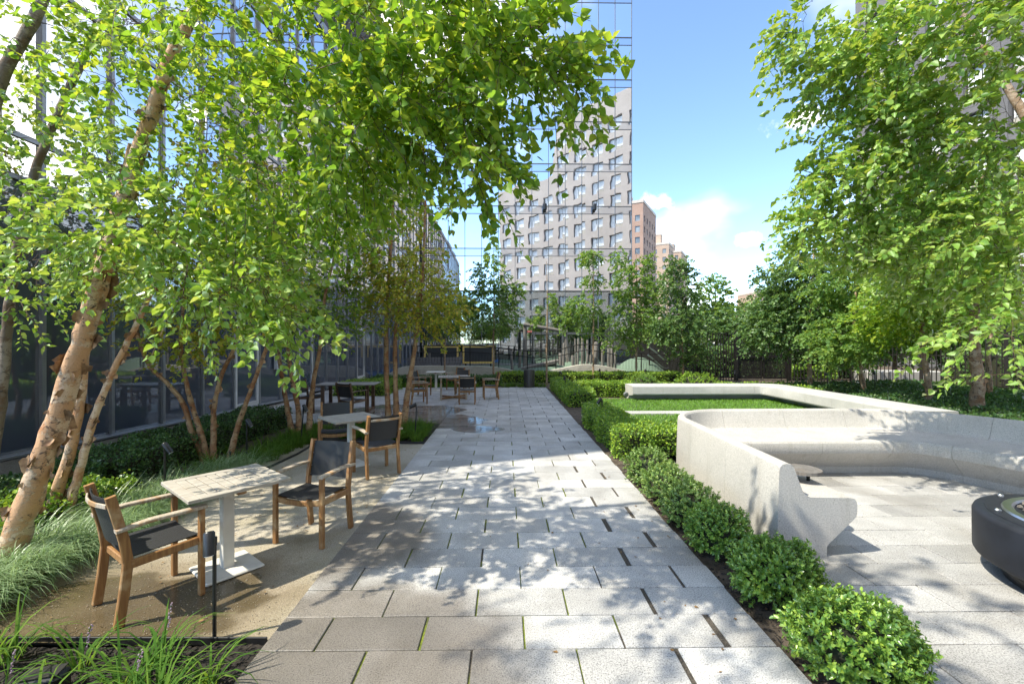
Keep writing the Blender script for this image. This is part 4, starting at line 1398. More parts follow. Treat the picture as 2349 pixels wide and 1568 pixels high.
def hedge(name, label, boxes, n, L, leaf, seed, cat='hedge', lump=0.04):
    rg = np.random.default_rng(seed)
    bx = np.array(boxes)
    cx, cy = (bx[:, 0].min() + bx[:, 1].max()) / 2, (bx[:, 2].min() + bx[:, 3].max()) / 2
    root = empty(name, (cx, cy, -0.02), 0, label, cat)
    areas = []
    for (x0, x1, y0, y1, h) in boxes:
        areas.append((x1 - x0) * (y1 - y0) + 2 * h * ((x1 - x0) + (y1 - y0)))
    tot = sum(areas)
    PP, NN = [], []
    core = MB()
    for (x0, x1, y0, y1, h), a in zip(boxes, areas):
        core.cbox(x0 - cx + .07, x1 - cx - .07, y0 - cy + .07, y1 - cy - .07, 0, h - 0.07, 0.05)
        k2 = int(n * a / tot)
        w = np.array([(x1 - x0) * (y1 - y0), h * (x1 - x0), h * (x1 - x0), h * (y1 - y0), h * (y1 - y0)])
        fc = rg.choice(5, k2, p=w / w.sum())
        u, v = rg.random(k2), rg.random(k2)
        X, Y, Z = x0 + u * (x1 - x0), y0 + v * (y1 - y0), np.full(k2, h)
        N_ = np.tile(np.array([0, 0, 1.0]), (k2, 1))
        for f, (nx, ny) in ((1, (0, -1)), (2, (0, 1)), (3, (-1, 0)), (4, (1, 0))):
            mk = fc == f
            Z[mk] = rg.random(mk.sum()) * h
            if f < 3:
                X[mk] = x0 + u[mk] * (x1 - x0)
                Y[mk] = y0 if f == 1 else y1
            else:
                X[mk] = x0 if f == 3 else x1
                Y[mk] = y0 + v[mk] * (y1 - y0)
            N_[mk] = (nx, ny, 0.1)
        off = lump * (np.sin(X * 5.1 + seed) * np.sin(Y * 4.7) + 0.7 * np.sin(X * 13 + Y * 11) + rg.normal(0, 0.45, k2)) - 0.01
        # round the shoulders
        ex = np.clip(1 - np.minimum(np.minimum(X - x0, x1 - X), np.minimum(Y - y0, y1 - Y)) / 0.12, 0, 1)
        Z = np.where(fc == 0, Z - 0.05 * ex ** 2, Z)
        P = np.stack([X - cx, Y - cy, np.maximum(0.03, Z)], 1) + N_ * off[:, None] - N_ * (rg.random(k2) ** 2 * 0.06)[:, None]
        PP.append(P)
        NN.append(N_)
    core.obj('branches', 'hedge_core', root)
    P, N_ = np.concatenate(PP), np.concatenate(NN)
    P[:, 2] = np.maximum(P[:, 2], 0.02)
    V, F = leaf_cloud(P, N_, rg, L)
    link('foliage', mesh_np('foliage', V, F, leaf), root, kind='stuff')
    return root


hedge('clipped_hedge', 'L shaped clipped hedge along the path behind the bench corner', [(1.78, 2.42, 7.1, 10.4, .46), (2.42, 3.3, 7.25, 8.1, .42)], 21000, .034, 'leaf_hedge', 81)
hedge('clipped_hedge', 'square clipped hedge block at the path edge by the lawn', [(1.80, 2.62, 12.7, 13.9, .46), (1.80, 2.35, 13.9, 17.8, .46)], 16000, .04, 'leaf_hedge', 82)
hedge('clipped_hedge', 'straight clipped hedge between the lawn and the slim trees', [(2.4, 4.35, 15.0, 15.8, .5)], 9000, .042, 'leaf_hedge', 83)
hedge('clipped_hedge', 'long low hedge in front of the wavy concrete wall', [(-0.4, 8.4, 20.4, 21.4, .44)], 15000, .055, 'leaf_hedge', 84)
hedge('clipped_hedge', 'dark low hedge behind the cafe tables', [(-5.6, -0.2, 18.7, 19.5, .42)], 10000, .05, 'leaf_yew', 85)
hedge('clipped_hedge', 'dark hedge by the left glass wall beyond the terrace tables', [(-5.9, -4.1, 15.3, 17.6, .42)], 8000, .05, 'leaf_hedge', 86)
hedge('yew_hedge', 'dark low yew hedge along the left glass wall', [(-5.75, -4.75, 5.6, 10.0, .44), (-5.6, -4.9, 3.8, 5.6, .40)], 20000, .036, 'leaf_yew', 87)
hedge('low_shrub', 'bright low shrub behind the leaning birch trunks', [(-5.1, -4.3, 3.9, 5.2, .34)], 6000, .036, 'leaf_hedge', 88, 'shrub', 0.08)
hedge('ground_cover', 'low dark ground cover behind the long concrete bench', [(4.4, 11.2, 15.5, 18.0, .22)], 9000, .06, 'leaf_hedge', 89, 'ground cover')
hedge('ground_cover', 'dark ground cover under the right row of birches', [(11.3, 13.8, 9.0, 18.0, .25), (10.6, 11.3, 6.5, 14.0, .2)], 14000, .07, 'leaf_yew', 90, 'ground cover')
hedge('shrub_mass', 'tall dark shrubs behind the mesh gate and barred fence', [(9.9, 14.6, 24.0, 25.4, 1.5), (14.6, 18.6, 22.8, 24.2, 1.3)], 9000, .11, 'leaf_dark', 91, 'shrub', 0.14)
hedge('shrub_mass', 'dark shrubs beyond the far right fence', [(20.6, 23.0, 12.0, 20.5, 1.4)], 6000, .12, 'leaf_dark', 92, 'shrub', 0.16)
hedge('low_shrub', 'yellow green low shrub behind the fence right of the gate', [(14.4, 16.4, 21.9, 22.6, .55)], 2500, .08, 'leaf_hedge', 93, 'shrub', 0.08)
hedge('ground_cover', 'dark ground cover at the foot of the right fence', [(13.9, 16.6, 8.5, 17.6, .3)], 6000, .11, 'leaf_yew', 94, 'ground cover')
bush('round_shrub', 'rounded grey green shrub left of the long bench end', 5.3, 17.0, .5, .5, .6, 2600, .05, 95, 'leaf_far', 'shrub')
bush('round_shrub', 'rounded lime green shrub behind the long concrete bench', 7.4, 17.2, .8, .6, .62, 3200, .05, 96, 'leaf_hedge', 'shrub')


# --- grasses
def blades(P, out_dir, L, w, bend, rg, seg=4):
    n = len(P)
    V = np.zeros((n, seg + 1, 2, 3))
    side = np.stack([-out_dir[:, 1], out_dir[:, 0], np.zeros(n)], 1)
    p = P.copy()
    th0 = rg.uniform(0.05, 0.5, n)
    for s in range(seg + 1):
        t = s / seg
        ww = (w * (1 - t ** 2 * 0.92))[:, None] * 0.5
        V[:, s, 0] = p - side * ww
        V[:, s, 1] = p + side * ww
        th = th0 + bend * (t + 0.12) ** 1.2
        step = (L / seg)[:, None]
        p = p + (out_dir * np.sin(th)[:, None] + np.array([0, 0, 1.0]) * np.cos(th)[:, None]) * step
        p[:, 2] = np.maximum(p[:, 2], 0.006)
    i = (np.arange(n) * (seg + 1) * 2)[:, None, None] + (np.arange(seg) * 2)[None, :, None]
    F = (i + np.array([0, 1, 3, 2])[None, None, :]).reshape(-1, 4)
    return V.reshape(-1, 3), F


def tuft(rg, x, y, n, r, L, w, bend, lean=(0, 0)):
    a = rg.uniform(0, 6.283, n)
    rr = r * np.sqrt(rg.random(n))
    P = np.stack([x + np.cos(a) * rr, y + np.sin(a) * rr, np.full(n, -0.02)], 1)
    od = np.stack([np.cos(a + rg.normal(0, 0.5, n)) + lean[0], np.sin(a + rg.normal(0, 0.5, n)) + lean[1], np.zeros(n)], 1)
    od = unit(od)
    return blades(P, od, L * rg.uniform(0.55, 1.2, n), w * rg.uniform(0.7, 1.2, n), bend * rg.uniform(0.6, 1.3, n), rg)


rg = np.random.default_rng(101)
spots = []
for i in range(11):
    spots.append((rg.uniform(-3.55, -1.62), rg.uniform(1.95, 2.68)))
spots += [(-1.62, 2.45), (-1.75, 2.25), (-2.0, 2.62), (-2.45, 2.6), (-2.9, 2.66), (-3.3, 2.62)]
for i, (x, y) in enumerate(spots):
    V, F = tuft(rg, 0, 0, 26, 0.05, 0.40, 0.013, 2.1)
    o = link('lily_turf', mesh_np('lily_turf', V, F, 'blade_green', True), None, (x, y, 0))
    tag(o, 'arching green lily turf clump in the near black mulch bed', 'plant', 'lily turf in the near bed')
for (x, y, hgt, od_) in ((-1.98, 2.6, .36, 'tall rear right'), (-2.35, 2.5, .3, 'middle'), (-2.55, 2.3, .3, 'leftmost'), (-1.95, 2.35, .26, 'short front right')):
    fl = empty('flower_spike', (x, y, -0.02), 0, 'thin lilac flower spike among the near lily turf, the %s one' % od_, 'flower', 'lilac flower spikes in the near bed')
    MB().tube([(0, 0, 0), (0.02, 0.0, hgt * 0.6), (0.05, 0.01, hgt)], 0.0025, 5).obj('stalk', 'blade_green', fl)
    m = MB()
    for q in range(16):
        t = 0.62 + 0.38 * q / 15
        c = Vector((0.05 * t, 0.01 * t, hgt * t)) + Vector((random.gauss(0, .004), random.gauss(0, .004), 0))
        m.box(c.x - .003, c.x + .003, c.y - .003, c.y + .003, c.z - .003, c.z + .003)
    m.obj('blossom', 'flower_lilac', fl)
# silver ornamental grass bank
VV, FF, b = [], [], 0
for i in range(150):
    yy = rg.uniform(2.85, 6.4)
    xx = -3.62 - abs(rg.normal(0, 0.33)) + 0.05 * math.sin(yy * 2)
    V, F = tuft(rg, xx, yy, 80, 0.09, 0.46, 0.0075, 2.0, (0.9, -0.35))
    VV.append(V)
    FF.append(F + b)
    b += len(V)
o = link('ornamental_grass', mesh_np('ornamental_grass', np.concatenate(VV), np.concatenate(FF), 'blade_silver', True), kind='stuff')
tag(o, 'silvery green grass bank spilling onto the gravel behind the near chair', 'grass')
VV, FF, b = [], [], 0
for i in range(150):
    if i < 80:
        xx, yy = -3.62 - abs(rg.normal(0, 0.35)), rg.uniform(6.0, 9.6)
    else:
        xx, yy = rg.uniform(-3.3, -1.6), rg.uniform(8.35, 10.05)
    V, F = tuft(rg, xx, yy, 40, 0.07, 0.32, 0.012, 1.7)
    VV.append(V)
    FF.append(F + b)
    b += len(V)
o = link('lily_turf_border', mesh_np('lily_turf_border', np.concatenate(VV), np.concatenate(FF), 'blade_green', True), kind='stuff')
tag(o, 'green lily turf border around the birch clumps by the second table', 'grass')
VV, FF, b = [], [], 0
for i in range(60):
    xx, yy = rg.uniform(-4.4, 1.6), rg.uniform(18.2, 18.6)
    V, F = tuft(rg, xx, yy, 26, 0.1, 0.34, 0.016, 1.6)
    VV.append(V)
    FF.append(F + b)
    b += len(V)
o = link('lily_turf_border', mesh_np('lily_turf_border', np.concatenate(VV), np.concatenate(FF), 'blade_green', True), kind='stuff')
tag(o, 'grassy fringe behind the cafe terrace at the foot of the low hedge', 'grass')
# lawn
n = 34000
P = np.stack([rg.uniform(2.62, 8.7, n), rg.uniform(8.3, 14.6, n), np.full(n, -0.02)], 1)
a = rg.uniform(0, 6.283, n)
od = np.stack([np.cos(a), np.sin(a), np.zeros(n)], 1)
V, F = blades(P, od, rg.uniform(0.04, 0.075, n), np.full(n, 0.011), rg.uniform(0.3, 1.1, n), rg, 2)
o = link('lawn', mesh_np('lawn', V, F, 'blade_lawn', True), kind='stuff')
tag(o, 'small green lawn in front of the long concrete bench', 'lawn')

# loose stones on the gravel
n = 5200
ctr = np.stack([rg.uniform(-3.45, -1.5, n), 2.86 + 5.2 * rg.random(n) ** 1.3, np.full(n, -0.004)], 1)
sz = 0.0022 + 0.0035 * rg.random(n) ** 3
oc = np.array([[1, 0, 0], [0, 1, 0], [-1, 0, 0], [0, -1, 0], [0, 0, .8], [0, 0, -.6]]) 
V = (ctr[:, None, :] + oc[None] * sz[:, None, None] * rg.uniform(0.6, 1.4, (n, 6, 1))).reshape(-1, 3)
f8 = np.array([[0, 1, 4], [1, 2, 4], [2, 3, 4], [3, 0, 4], [1, 0, 5], [2, 1, 5], [3, 2, 5], [0, 3, 5]])
F = ((np.arange(n) * 6)[:, None, None] + f8[None]).reshape(-1, 3)
simple('pebble', (0.5, 0.43, 0.33), (0.24, 0.19, 0.14), 40, 0.85)
o = link('gravel_stones', mesh_np('gravel_stones', V, F, 'pebble'), kind='stuff')
tag(o, 'loose tan stones scattered over the gravel seating strip', 'gravel')

# mulch chips and fallen leaves
n = 2600
V, F = [], []
P = np.stack([rg.uniform(-3.7, -1.5, n), rg.uniform(1.9, 2.76, n), rg.uniform(-0.03, 0.0, n)], 1)
P2 = np.stack([rg.uniform(1.68, 2.26, n), rg.uniform(1.9, 6.8, n), rg.uniform(-0.028, -0.005, n)], 1)
P = np.concatenate([P, P2])
V, F = leaf_geo(P, rg.normal(size=P.shape) * np.array([1, 1, .25]), np.array([0, 0, 1.0]) + rg.normal(0, 0.5, P.shape), rg.uniform(0.02, 0.05, len(P)), rg.uniform(0.003, 0.008, len(P)))
o = link('mulch_chips', mesh_np('mulch_chips', V, F, 'mulch_chip'), kind='stuff')
tag(o, 'dark bark mulch chips covering the beds', 'mulch')
n = 170
P = np.stack([np.concatenate([rg.uniform(-3.4, -1.5, 90), rg.uniform(1.0, 2.3, 60), rg.uniform(-1.4, 1.6, 20)]), np.concatenate([rg.uniform(2.9, 8.0, 90), rg.uniform(2.0, 6.5, 60), rg.uniform(2.5, 9.0, 20)]), np.full(n, 0.004)], 1)
V, F = leaf_geo(P, rg.normal(size=P.shape) * np.array([1, 1, .05]), np.array([0, 0, 1.0]) + rg.normal(0, 0.12, P.shape), rg.uniform(0.012, 0.04, n), rg.uniform(0.004, 0.012, n))
o = link('leaf_litter', mesh_np('leaf_litter', V, F, 'litter'), kind='stuff')
tag(o, 'scattered dry leaves and bits on the gravel and paving', 'leaf litter')

# ------------------------------------------------------------------ furniture


def make_chair(wm='teak', am='teak_weathered', sm='sling_black'):
    r = empty('armchair', (0, 0, 0))
    for s in (-1, 1):
        MB().beam([(s * .245, .205, 0), (s * .245, .205, .625)], .045, .036, (1, 0, 0)).obj('leg', wm, r)
        MB().beam([(s * .228, -.262, 0), (s * .228, -.235, .2), (s * .228, -.215, .40), (s * .228, -.235, .55), (s * .228, -.305, .855)], .036, .055, (1, 0, 0)).obj('leg', wm, r)
        MB().beam([(s * .247, -.285, .628), (s * .247, -.1, .645), (s * .247, .235, .6385)], .056, .024, (1, 0, 0)).obj('armrest', am, r)
        MB().beam([(s * .238, -.20, .385), (s * .238, .19, .40)], .026, .055, (1, 0, 0)).obj('seat_rail', wm, r)
    MB().beam([(-.225, .195, .40), (-.12, .195, .385), (0, .195, .38), (.12, .195, .385), (.225, .195, .40)], .024, .05, (0, 1, 0)).obj('seat_rail', wm, r)
    MB().beam([(-.21, -.205, .375), (.21, -.205, .375)], .024, .05, (0, 1, 0)).obj('seat_rail', wm, r)
    # seat sling
    nx, ny = 9, 7
    vs, fs = [], []
    for j in range(ny):
        for i in range(nx):
            x = -.225 + .45 * i / (nx - 1)
            yq = -.2 + .40 * j / (ny - 1)
            vs.append((x, yq, .432 - .022 * (1 - (x / .225) ** 2) + 0.012 * (j / (ny - 1))))
    t = len(vs)
    vs += [(x, yq, z - .006) for x, yq, z in vs]
    for j in range(ny - 1):
        for i in range(nx - 1):
            a = j * nx + i
            fs += [(a, a + 1, a + nx + 1, a + nx), (t + a, t + a + nx, t + a + nx + 1, t + a + 1)]
    link('seat', mesh_py('seat', vs, fs, sm, 40), r)
    # back sling
    vs, fs = [], []
    nz = 7
    for j in range(nz):
        z = .50 + .335 * j / (nz - 1)
        y0 = -.218 - .087 * max(0, (z - .47) / .385)
        for i in range(nx):
            x = -.212 + .424 * i / (nx - 1)
            vs.append((x, y0 - .035 * (1 - (x / .212) ** 2) + 0.004, z))
    t = len(vs)
    vs += [(x, yq - .006, z) for x, yq, z in vs]
    for j in range(nz - 1):
        for i in range(nx - 1):
            a = j * nx + i
            fs += [(a, a + 1, a + nx + 1, a + nx), (t + a, t + a + nx, t + a + nx + 1, t + a + 1)]
    for i in range(nx - 1):
        a = (nz - 1) * nx + i
        fs += [(a, t + a, t + a + 1, a + 1), (i, i + 1, t + i + 1, t + i)]
    bk = link('backrest', mesh_py('backrest', vs, fs, sm, 40), r)
    MB().beam([(-.205, -.318, .79), (-.1, -.345, .79), (0, -.353, .79), (.1, -.345, .79), (.205, -.318, .79)], .012, .03, (0, 1, 0), 0.003).obj('back_rail', am, r)
    for s in (-1, 1):
        for z in (.52, .60, .72, .82):
            y0 = -.218 - .087 * max(0, (z - .47) / .385)
            MB().lathe([(0, .003), (.006, .003), (.006, -.004), (0, -.004)], 8).obj('bolt', 'steel', bk, (s * .2085, y0, z), rot=(0, rad(90), 0))
    return r


proto = make_chair()
chairs = [
    ((-2.55, 3.28), (0.57, 0.82), 'wet teak armchair nearest the camera on the puddled gravel', 'A'),
    ((-1.83, 4.28), (-0.25, -0.97), 'teak armchair facing the camera at the nearest pale table', 'A'),
    ((-1.84, 6.38), (-0.62, 0.78), 'teak armchair seen from behind at the second pale table', 'A'),
    ((-2.72, 7.22), (0.35, -0.94), 'teak armchair facing the camera behind the second pale table', 'A'),
    ((-3.80, 11.15), (0.45, 0.89), 'dark armchair with its back to the camera at the dark table', 'D'),
    ((-5.15, 11.9), (1.0, -0.1), 'dark armchair half hidden by birch stems left of the dark table', 'D'),
    ((-1.15, 13.45), (-0.08, 1.0), 'teak armchair with its back to the camera at the crossed leg table', 'A'),
    ((-0.50, 14.6), (-0.99, -0.12), 'teak armchair right of the crossed leg table, facing left', 'A'),
    ((-2.62, 13.5), (0.92, 0.38), 'teak armchair left of the crossed leg table, facing right', 'A'),
    ((-2.85, 15.4), (0.97, -0.2), 'teak armchair behind the left one, turned to the white pedestal table', 'A'),
    ((-1.52, 15.85), (0.05, -1.0), 'teak armchair facing the camera behind the crossed leg table', 'A'),
    ((-1.95, 17.3), (-0.7, -0.7), 'grey backed armchair furthest off beside the white pedestal table', 'G'),
]
protoD = make_chair('teak_dark', 'teak_dark', 'sling_black')
protoG = make_chair('teak', 'teak_weathered', 'sling_grey')
used = set()
for (p, f, lab, kd) in chairs:
    pr = {'A': proto, 'D': protoD, 'G': protoG}[kd]
    o = pr if kd not in used else copy_tree(pr)
    used.add(kd)
    o.location = (p[0], p[1], 0.0)
    o.rotation_euler = (0, 0, math.atan2(-f[0], f[1]))
    tag(o, lab, 'armchair', 'teak armchairs')


def tabletop(r, w, d, h, mat, nsl=8, split=True):
    t = 0.024
    bw = 0.075
    hw, hd = w / 2, d / 2
    for s in (-1, 1):
        MB().cbox(s * (hw - bw / 2) - bw / 2, s * (hw - bw / 2) + bw / 2, -hd, hd, h - t, h, .003).obj('frame_board', mat, r)
        MB().cbox(-hw + bw + .002, hw - bw - .002, s * (hd - bw / 2) - bw / 2, s * (hd - bw / 2) + bw / 2, h - t, h - .001, .003).obj('frame_board', mat, r)
    iw, idp = w - 2 * bw, d - 2 * bw
    sw = iw / nsl
    ml = {}
    halves = ((-idp / 2 + .005, -.004), (.004, idp / 2 - .005)) if split else ((-idp / 2 + .002, idp / 2 - .002),)
    sm = [MB().cbox(-sw / 2 + .004, sw / 2 - .004, a, b2, h - t + .002, h - .002, .003).mesh('slat', mat) for a, b2 in halves]
    for i in range(nsl):
        for m in sm:
            link('slat', m, r, (-iw / 2 + sw * (i + .5), 0, random.uniform(-.001, .001)))
    MB().box(-hw + .03, hw - .03, -.03, .03, h - t - .028, h - t - .001).box(-.03, .03, -hd + .03, -.032, h - t - .027, h - t - .001).box(-.03, .03, .032, hd - .03, h - t - .027, h - t - .001).obj('apron', 'teak', r)


def pedestal_table(label, x, y, rz, top='table_grey', w=.72):
    r = empty('pedestal_table', (x, y, 0), rz, label, 'table', 'white pedestal tables')
    tabletop(r, w, w * 0.97, .72, top)
    MB().cbox(-.042, .042, -.042, .042, .016, .668, .004).obj('pedestal', 'white_paint', r)
    MB().cbox(-.21, .21, -.21, .21, 0, .016, .008).obj('base_plate', 'white_paint', r)
    return r


pedestal_table('pale slatted table on a white pedestal nearest the camera', -2.285, 3.695, rad(50))
pedestal_table('pale slatted table on a white pedestal further along the gravel', -2.33, 6.76, rad(42))
pedestal_table('small white pedestal table at the back of the terrace', -2.65, 17.1, rad(5), 'white_paint', .7)
# dark table with sled legs
r = empty('dining_table', (-4.25, 12.15, 0), rad(2), 'dark weathered table with sled legs near the glass wall', 'table')
tabletop(r, 1.55, .85, .73, 'table_dark', 14)
for s in (-1, 1):
    for q in (-1, 1):
        MB().beam([(s * .58, q * .30, .03), (s * .58, q * .30, .70)], .09, .05, (1, 0, 0)).obj('leg', 'teak_dark', r)
    MB().beam([(s * .58, -.33, .03), (s * .58, .33, .03)], .09, .06, (1, 0, 0)).obj('foot', 'teak_dark', r)
# crossed leg table
r = empty('dining_table', (-1.70, 14.65, 0), rad(8), 'square teak table with crossed floor stretchers in the middle of the terrace', 'table')
tabletop(r, .98, .98, .73, 'table_grey', 10)
for s in (-1, 1):
    for q in (-1, 1):
        MB().beam([(s * .40, q * .40, 0), (s * .40, q * .40, .70)], .06, .06, (1, 0, 0)).obj('leg', 'teak_weathered', r)
for s in (-1, 1):
    MB().beam([(-.40, -.40 * s, .05 + .001 * s), (.40, .40 * s, .05 + .001 * s)], .06, .05).obj('stretcher', 'teak', r)


# spot lights
def spot(label, x, y, h, aim=0.5, tilt=0.55, lean=0.0):
    r = empty('garden_spotlight', (x, y, 0), aim, label, 'light', 'black garden spotlights')
    MB().tube([(0, 0, -.03), (lean * .5, 0, h * .5), (lean, 0, h - .04)], .012, 8).obj('post', 'black_metal', r, smooth=40)
    MB().tube([(lean, 0, h - .05), (lean, 0, h)], .016, 8).obj('knuckle', 'black_metal', r, smooth=40)
    c, s = math.cos(tilt), math.sin(tilt)
    a = Vector((lean + .01, -.028, h + .045))
    e = a + Vector((s * .14, 0, -c * .14))
    ax = (e - a).normalized()
    hd = MB().tube([a, a + ax * .01, a + ax * .12, e], [.025, .033, .033, .033], 14).obj('lamp_head', 'black_metal', r, smooth=50)
    MB().tube([e - ax * .002, e + ax * .004], [.027, .027], 12).obj('lens', 'steel', hd)


def gspot(label, u, v, h, d=None, **k):
    g = G(u, v) if d is None else W(u, 784, d)
    spot(label, g.x, g.y, h, **k)


gspot('black spotlight on a post in the near bed beside the first chair', 492, 1462, .63, aim=-1.0, tilt=.25)
gspot('black spotlight on a post behind the nearest pale table', 378, 1150, .64, aim=0.0, tilt=.6)
gspot('black spotlight on a post in front of the three stemmed young birch', 566, 1054, .60, aim=0.0, tilt=.6)
gspot('black spotlight on a post beside the slim birch clump', 690, 1015, .66, aim=0.0, tilt=.45, lean=.05)
gspot('leaning black spotlight in the bed by the wet terrace', 952, 1003, .60, aim=math.pi, tilt=1.1, lean=-.03)
gspot('black spotlight rising from the square hedge block', 1297, 0, .66, d=15.0, aim=math.pi, tilt=.3)
gspot('black spotlight rising from the L shaped hedge', 1381, 0, .62, d=9.4, aim=math.pi, tilt=.6)
gspot('small black spotlight by the thin almost bare sapling', 1283, 0, .58, d=18.4, aim=0, tilt=.8)
gspot('small black spotlight behind the thin tufted tree', 1377, 0, .62, d=19.8, aim=math.pi, tilt=.3)
gspot('small black spotlight right of the bright green slim tree', 1482, 0, .62, d=19.8, aim=math.pi, tilt=.3)
gspot('small black spotlight right of the dark green slim tree', 1589, 0, .6, d=19.5, aim=math.pi, tilt=.3)
gspot('small black spotlight left of the mesh gate', 1689, 0, .6, d=19.0, aim=math.pi, tilt=.3)
gspot('small black spotlight right before the mesh gate', 1792, 0, .6, d=18.5, aim=math.pi, tilt=.3)
gspot('small black spotlight right of the dark leafed birch', 1898, 0, .7, d=16.4, aim=math.pi, tilt=.3)
gspot('tall black spotlight right of the leaning pale birch', 2007, 0, .8, d=15.6, aim=math.pi, tilt=.2)
# fallen uplight in the near bed
g = G(98, 1585)
r = empty('flood_light', (g.x, g.y, -0.01), rad(15), 'boxy black flood light low in the near bed at the bottom left', 'light')
MB().cbox(-.10, .10, -.06, .06, .0, .11, .02).obj('housing', 'black_metal', r)
MB().box(-.085, .085, -.048, .048, .1085, .114).obj('lens', 'grey_metal', r)
# ground light by the lawn hedge
g = G(1436, 914)
r = empty('flood_light', (g.x, g.y, 0), rad(20), 'small round flood light at the lawn edge by the long bench', 'light')
MB().tube([(0, 0, -.02), (0, 0, .1)], .02, 8).obj('post', 'grey_metal', r)
MB().tube([(0, .05, .15), (0, -.03, .13)], [.07, .08], 16).obj('lamp_head', 'mullion_grey', r, smooth=40)
# sprinkler
g = G(528, 1066)
r = empty('sprinkler', (g.x, g.y, -.02), 0, 'slim black sprinkler head behind the nearest pale table', 'sprinkler')
MB().tube([(0, 0, 0), (0, 0, .20)], .012, 8).obj('riser', 'black_metal', r)
MB().tube([(0, 0, .20), (0, 0, .23)], [.018, .014], 8).obj('nozzle', 'black_metal', r)

# litter bin
g = G(1214.7, 889)
r = empty('litter_bin', (g.x, g.y + .23, 0), 0, 'dark grey cylindrical litter bin at the end of the path', 'bin')
MB().lathe([(0, .0), (.225, .0), (.225, .705), (.22, .72), (.17, .72), (.165, .70), (.165, .35), (0, .35)], 36).obj('body', 'grey_metal', r, smooth=40)
MB().lathe([(.228, .66), (.231, .66), (.231, .675), (.228, .675)], 36).obj('band', 'grey_metal', r, smooth=40)


# ------------------------------------------------------------------ concrete benches
def sweep_bench(name, label, O, I, prof, cuts, mat, gap=0.004, split_u=0.25):
    """O, I: matching outer and nose curves (lists of 2-d points); prof: list of (kind, a, z)"""
    root = empty(name, (O[0][0], O[0][1], 0), 0, label, 'bench')
    base = np.array([O[0][0], O[0][1]])
    O, I = np.array(O) - base, np.array(I) - base
    s = np.concatenate([[0], np.cumsum(np.linalg.norm(np.diff(O, axis=0), axis=1))])
    cuts = [0.0] + [c for c in cuts if c < s[-1] - .1] + [s[-1]]

    def at(t):
        o = np.array([np.interp(t, s, O[:, 0]), np.interp(t, s, O[:, 1])])
        i = np.array([np.interp(t, s, I[:, 0]), np.interp(t, s, I[:, 1])])
        return o, i
    for a, b2 in zip(cuts[:-1], cuts[1:]):
        a2, b3 = a + (gap / 2 if a > 0 else 0), b2 - (gap / 2 if b2 < s[-1] else 0)
        ts = [a2] + [t for t in s if a2 + .01 < t < b3 - .01] + [b3]
        vs, fs = [], []
        n = len(prof)
        for t in ts:
            o, i = at(t)
            v = i - o
            L = np.linalg.norm(v)
            v = v / L
            for kind, u, z in prof:
                if kind == 'o':
                    q = o + v * u
                else:
                    q = i - v * u
                vs.append((q[0], q[1], z))
        for j in range(len(ts) - 1):
            for i in range(n):
                i2 = (i + 1) % n
                fs.append((j * n + i, (j + 1) * n + i, (j + 1) * n + i2, j * n + i2))
        fs.append(tuple(range(n)))
        fs.append(tuple(range(len(vs) - 1, len(vs) - n - 1, -1)))
        link('bench_segment', mesh_py('bench_segment', vs, fs, mat, 24), root)
    return root


def arc(cx, cy, r, a0, a1, n):
    return [(cx + r * math.cos(rad(a0 + (a1 - a0) * i / n)), cy + r * math.sin(rad(a0 + (a1 - a0) * i / n))) for i in range(n + 1)]


def seg(a, b, n):
    return [(a[0] + (b[0] - a[0]) * i / n, a[1] + (b[1] - a[1]) * i / n) for i in range(n + 1)]


O = seg((2.36, 3.80), (2.42, 6.02), 8)[:-1] + arc(3.37, 6.05, 0.95, 180, 90, 10)[:-1] + seg((3.37, 7.0), (5.45, 7.02), 8)[:-1] + arc(5.45, 5.52, 1.5, 90, 28, 10)[:-1] + seg((6.774, 6.224), (7.75, 4.1), 6)
I = seg((3.04, 3.80), (3.07, 5.72), 8)[:-1] + arc(3.32, 5.72, 0.25, 180, 90, 10)[:-1] + seg((3.32, 5.97), (5.45, 5.97), 8)[:-1] + arc(5.45, 5.67, 0.3, 90, 28, 10)[:-1] + seg((5.715, 5.811), (6.62, 3.8), 6)
prof = [('o', -.02, -.02), ('o', -.015, .3), ('o', 0, .745), ('o', .008, .775), ('o', .03, .797), ('o', .065, .803), ('o', .10, .797), ('o', .124, .775), ('o', .138, .74), ('o', .20, .575), ('o', .225, .535), ('o', .27, .512),
        ('i', .06, .505), ('i', .025, .497), ('i', .008, .475), ('i', 0, .44), ('i', .002, .37), ('i', .015, .335), ('i', .25, .11), ('i', .265, .085), ('i', .27, -.02)]
sweep_bench('concrete_bench', 'large pale curved concrete bench with high back round the fire pit', O, I, prof, [0.98, 1.95, 3.0, 3.75, 4.7, 5.65, 6.6, 7.6, 8.6], 'bench_concrete')

O2 = seg((4.05, 15.0), (8.5, 15.0), 8)[:-1] + arc(8.5, 14.3, 0.7, 90, 0, 8)[:-1] + seg((9.2, 14.3), (9.2, 8.9), 10)
I2 = seg((4.05, 14.1), (8.1, 14.1), 8)[:-1] + arc(8.1, 13.95, 0.15, 90, 0, 8)[:-1] + seg((8.25, 13.95), (8.25, 8.9), 10)
prof2 = [('o', .0, -.03), ('o', 0, .42), ('o', .008, .438), ('o', .03, .45), ('i', .04, .45), ('i', .012, .442), ('i', .0, .42), ('i', -.015, .2), ('i', 0, .165), ('i', .38, .11), ('i', .42, -.03)]
sweep_bench('concrete_bench', 'long low grey concrete bench bending round the lawn', O2, I2, prof2, [1.07 * k for k in range(1, 14)], 'bench_concrete_grey')
tag(MB().cbox(3.0, 6.2, 11.35, 11.75, -.03, .03, .01).obj('concrete_strip', 'bench_concrete_grey'), 'flat concrete strip along the front of the lawn', 'paving strip')
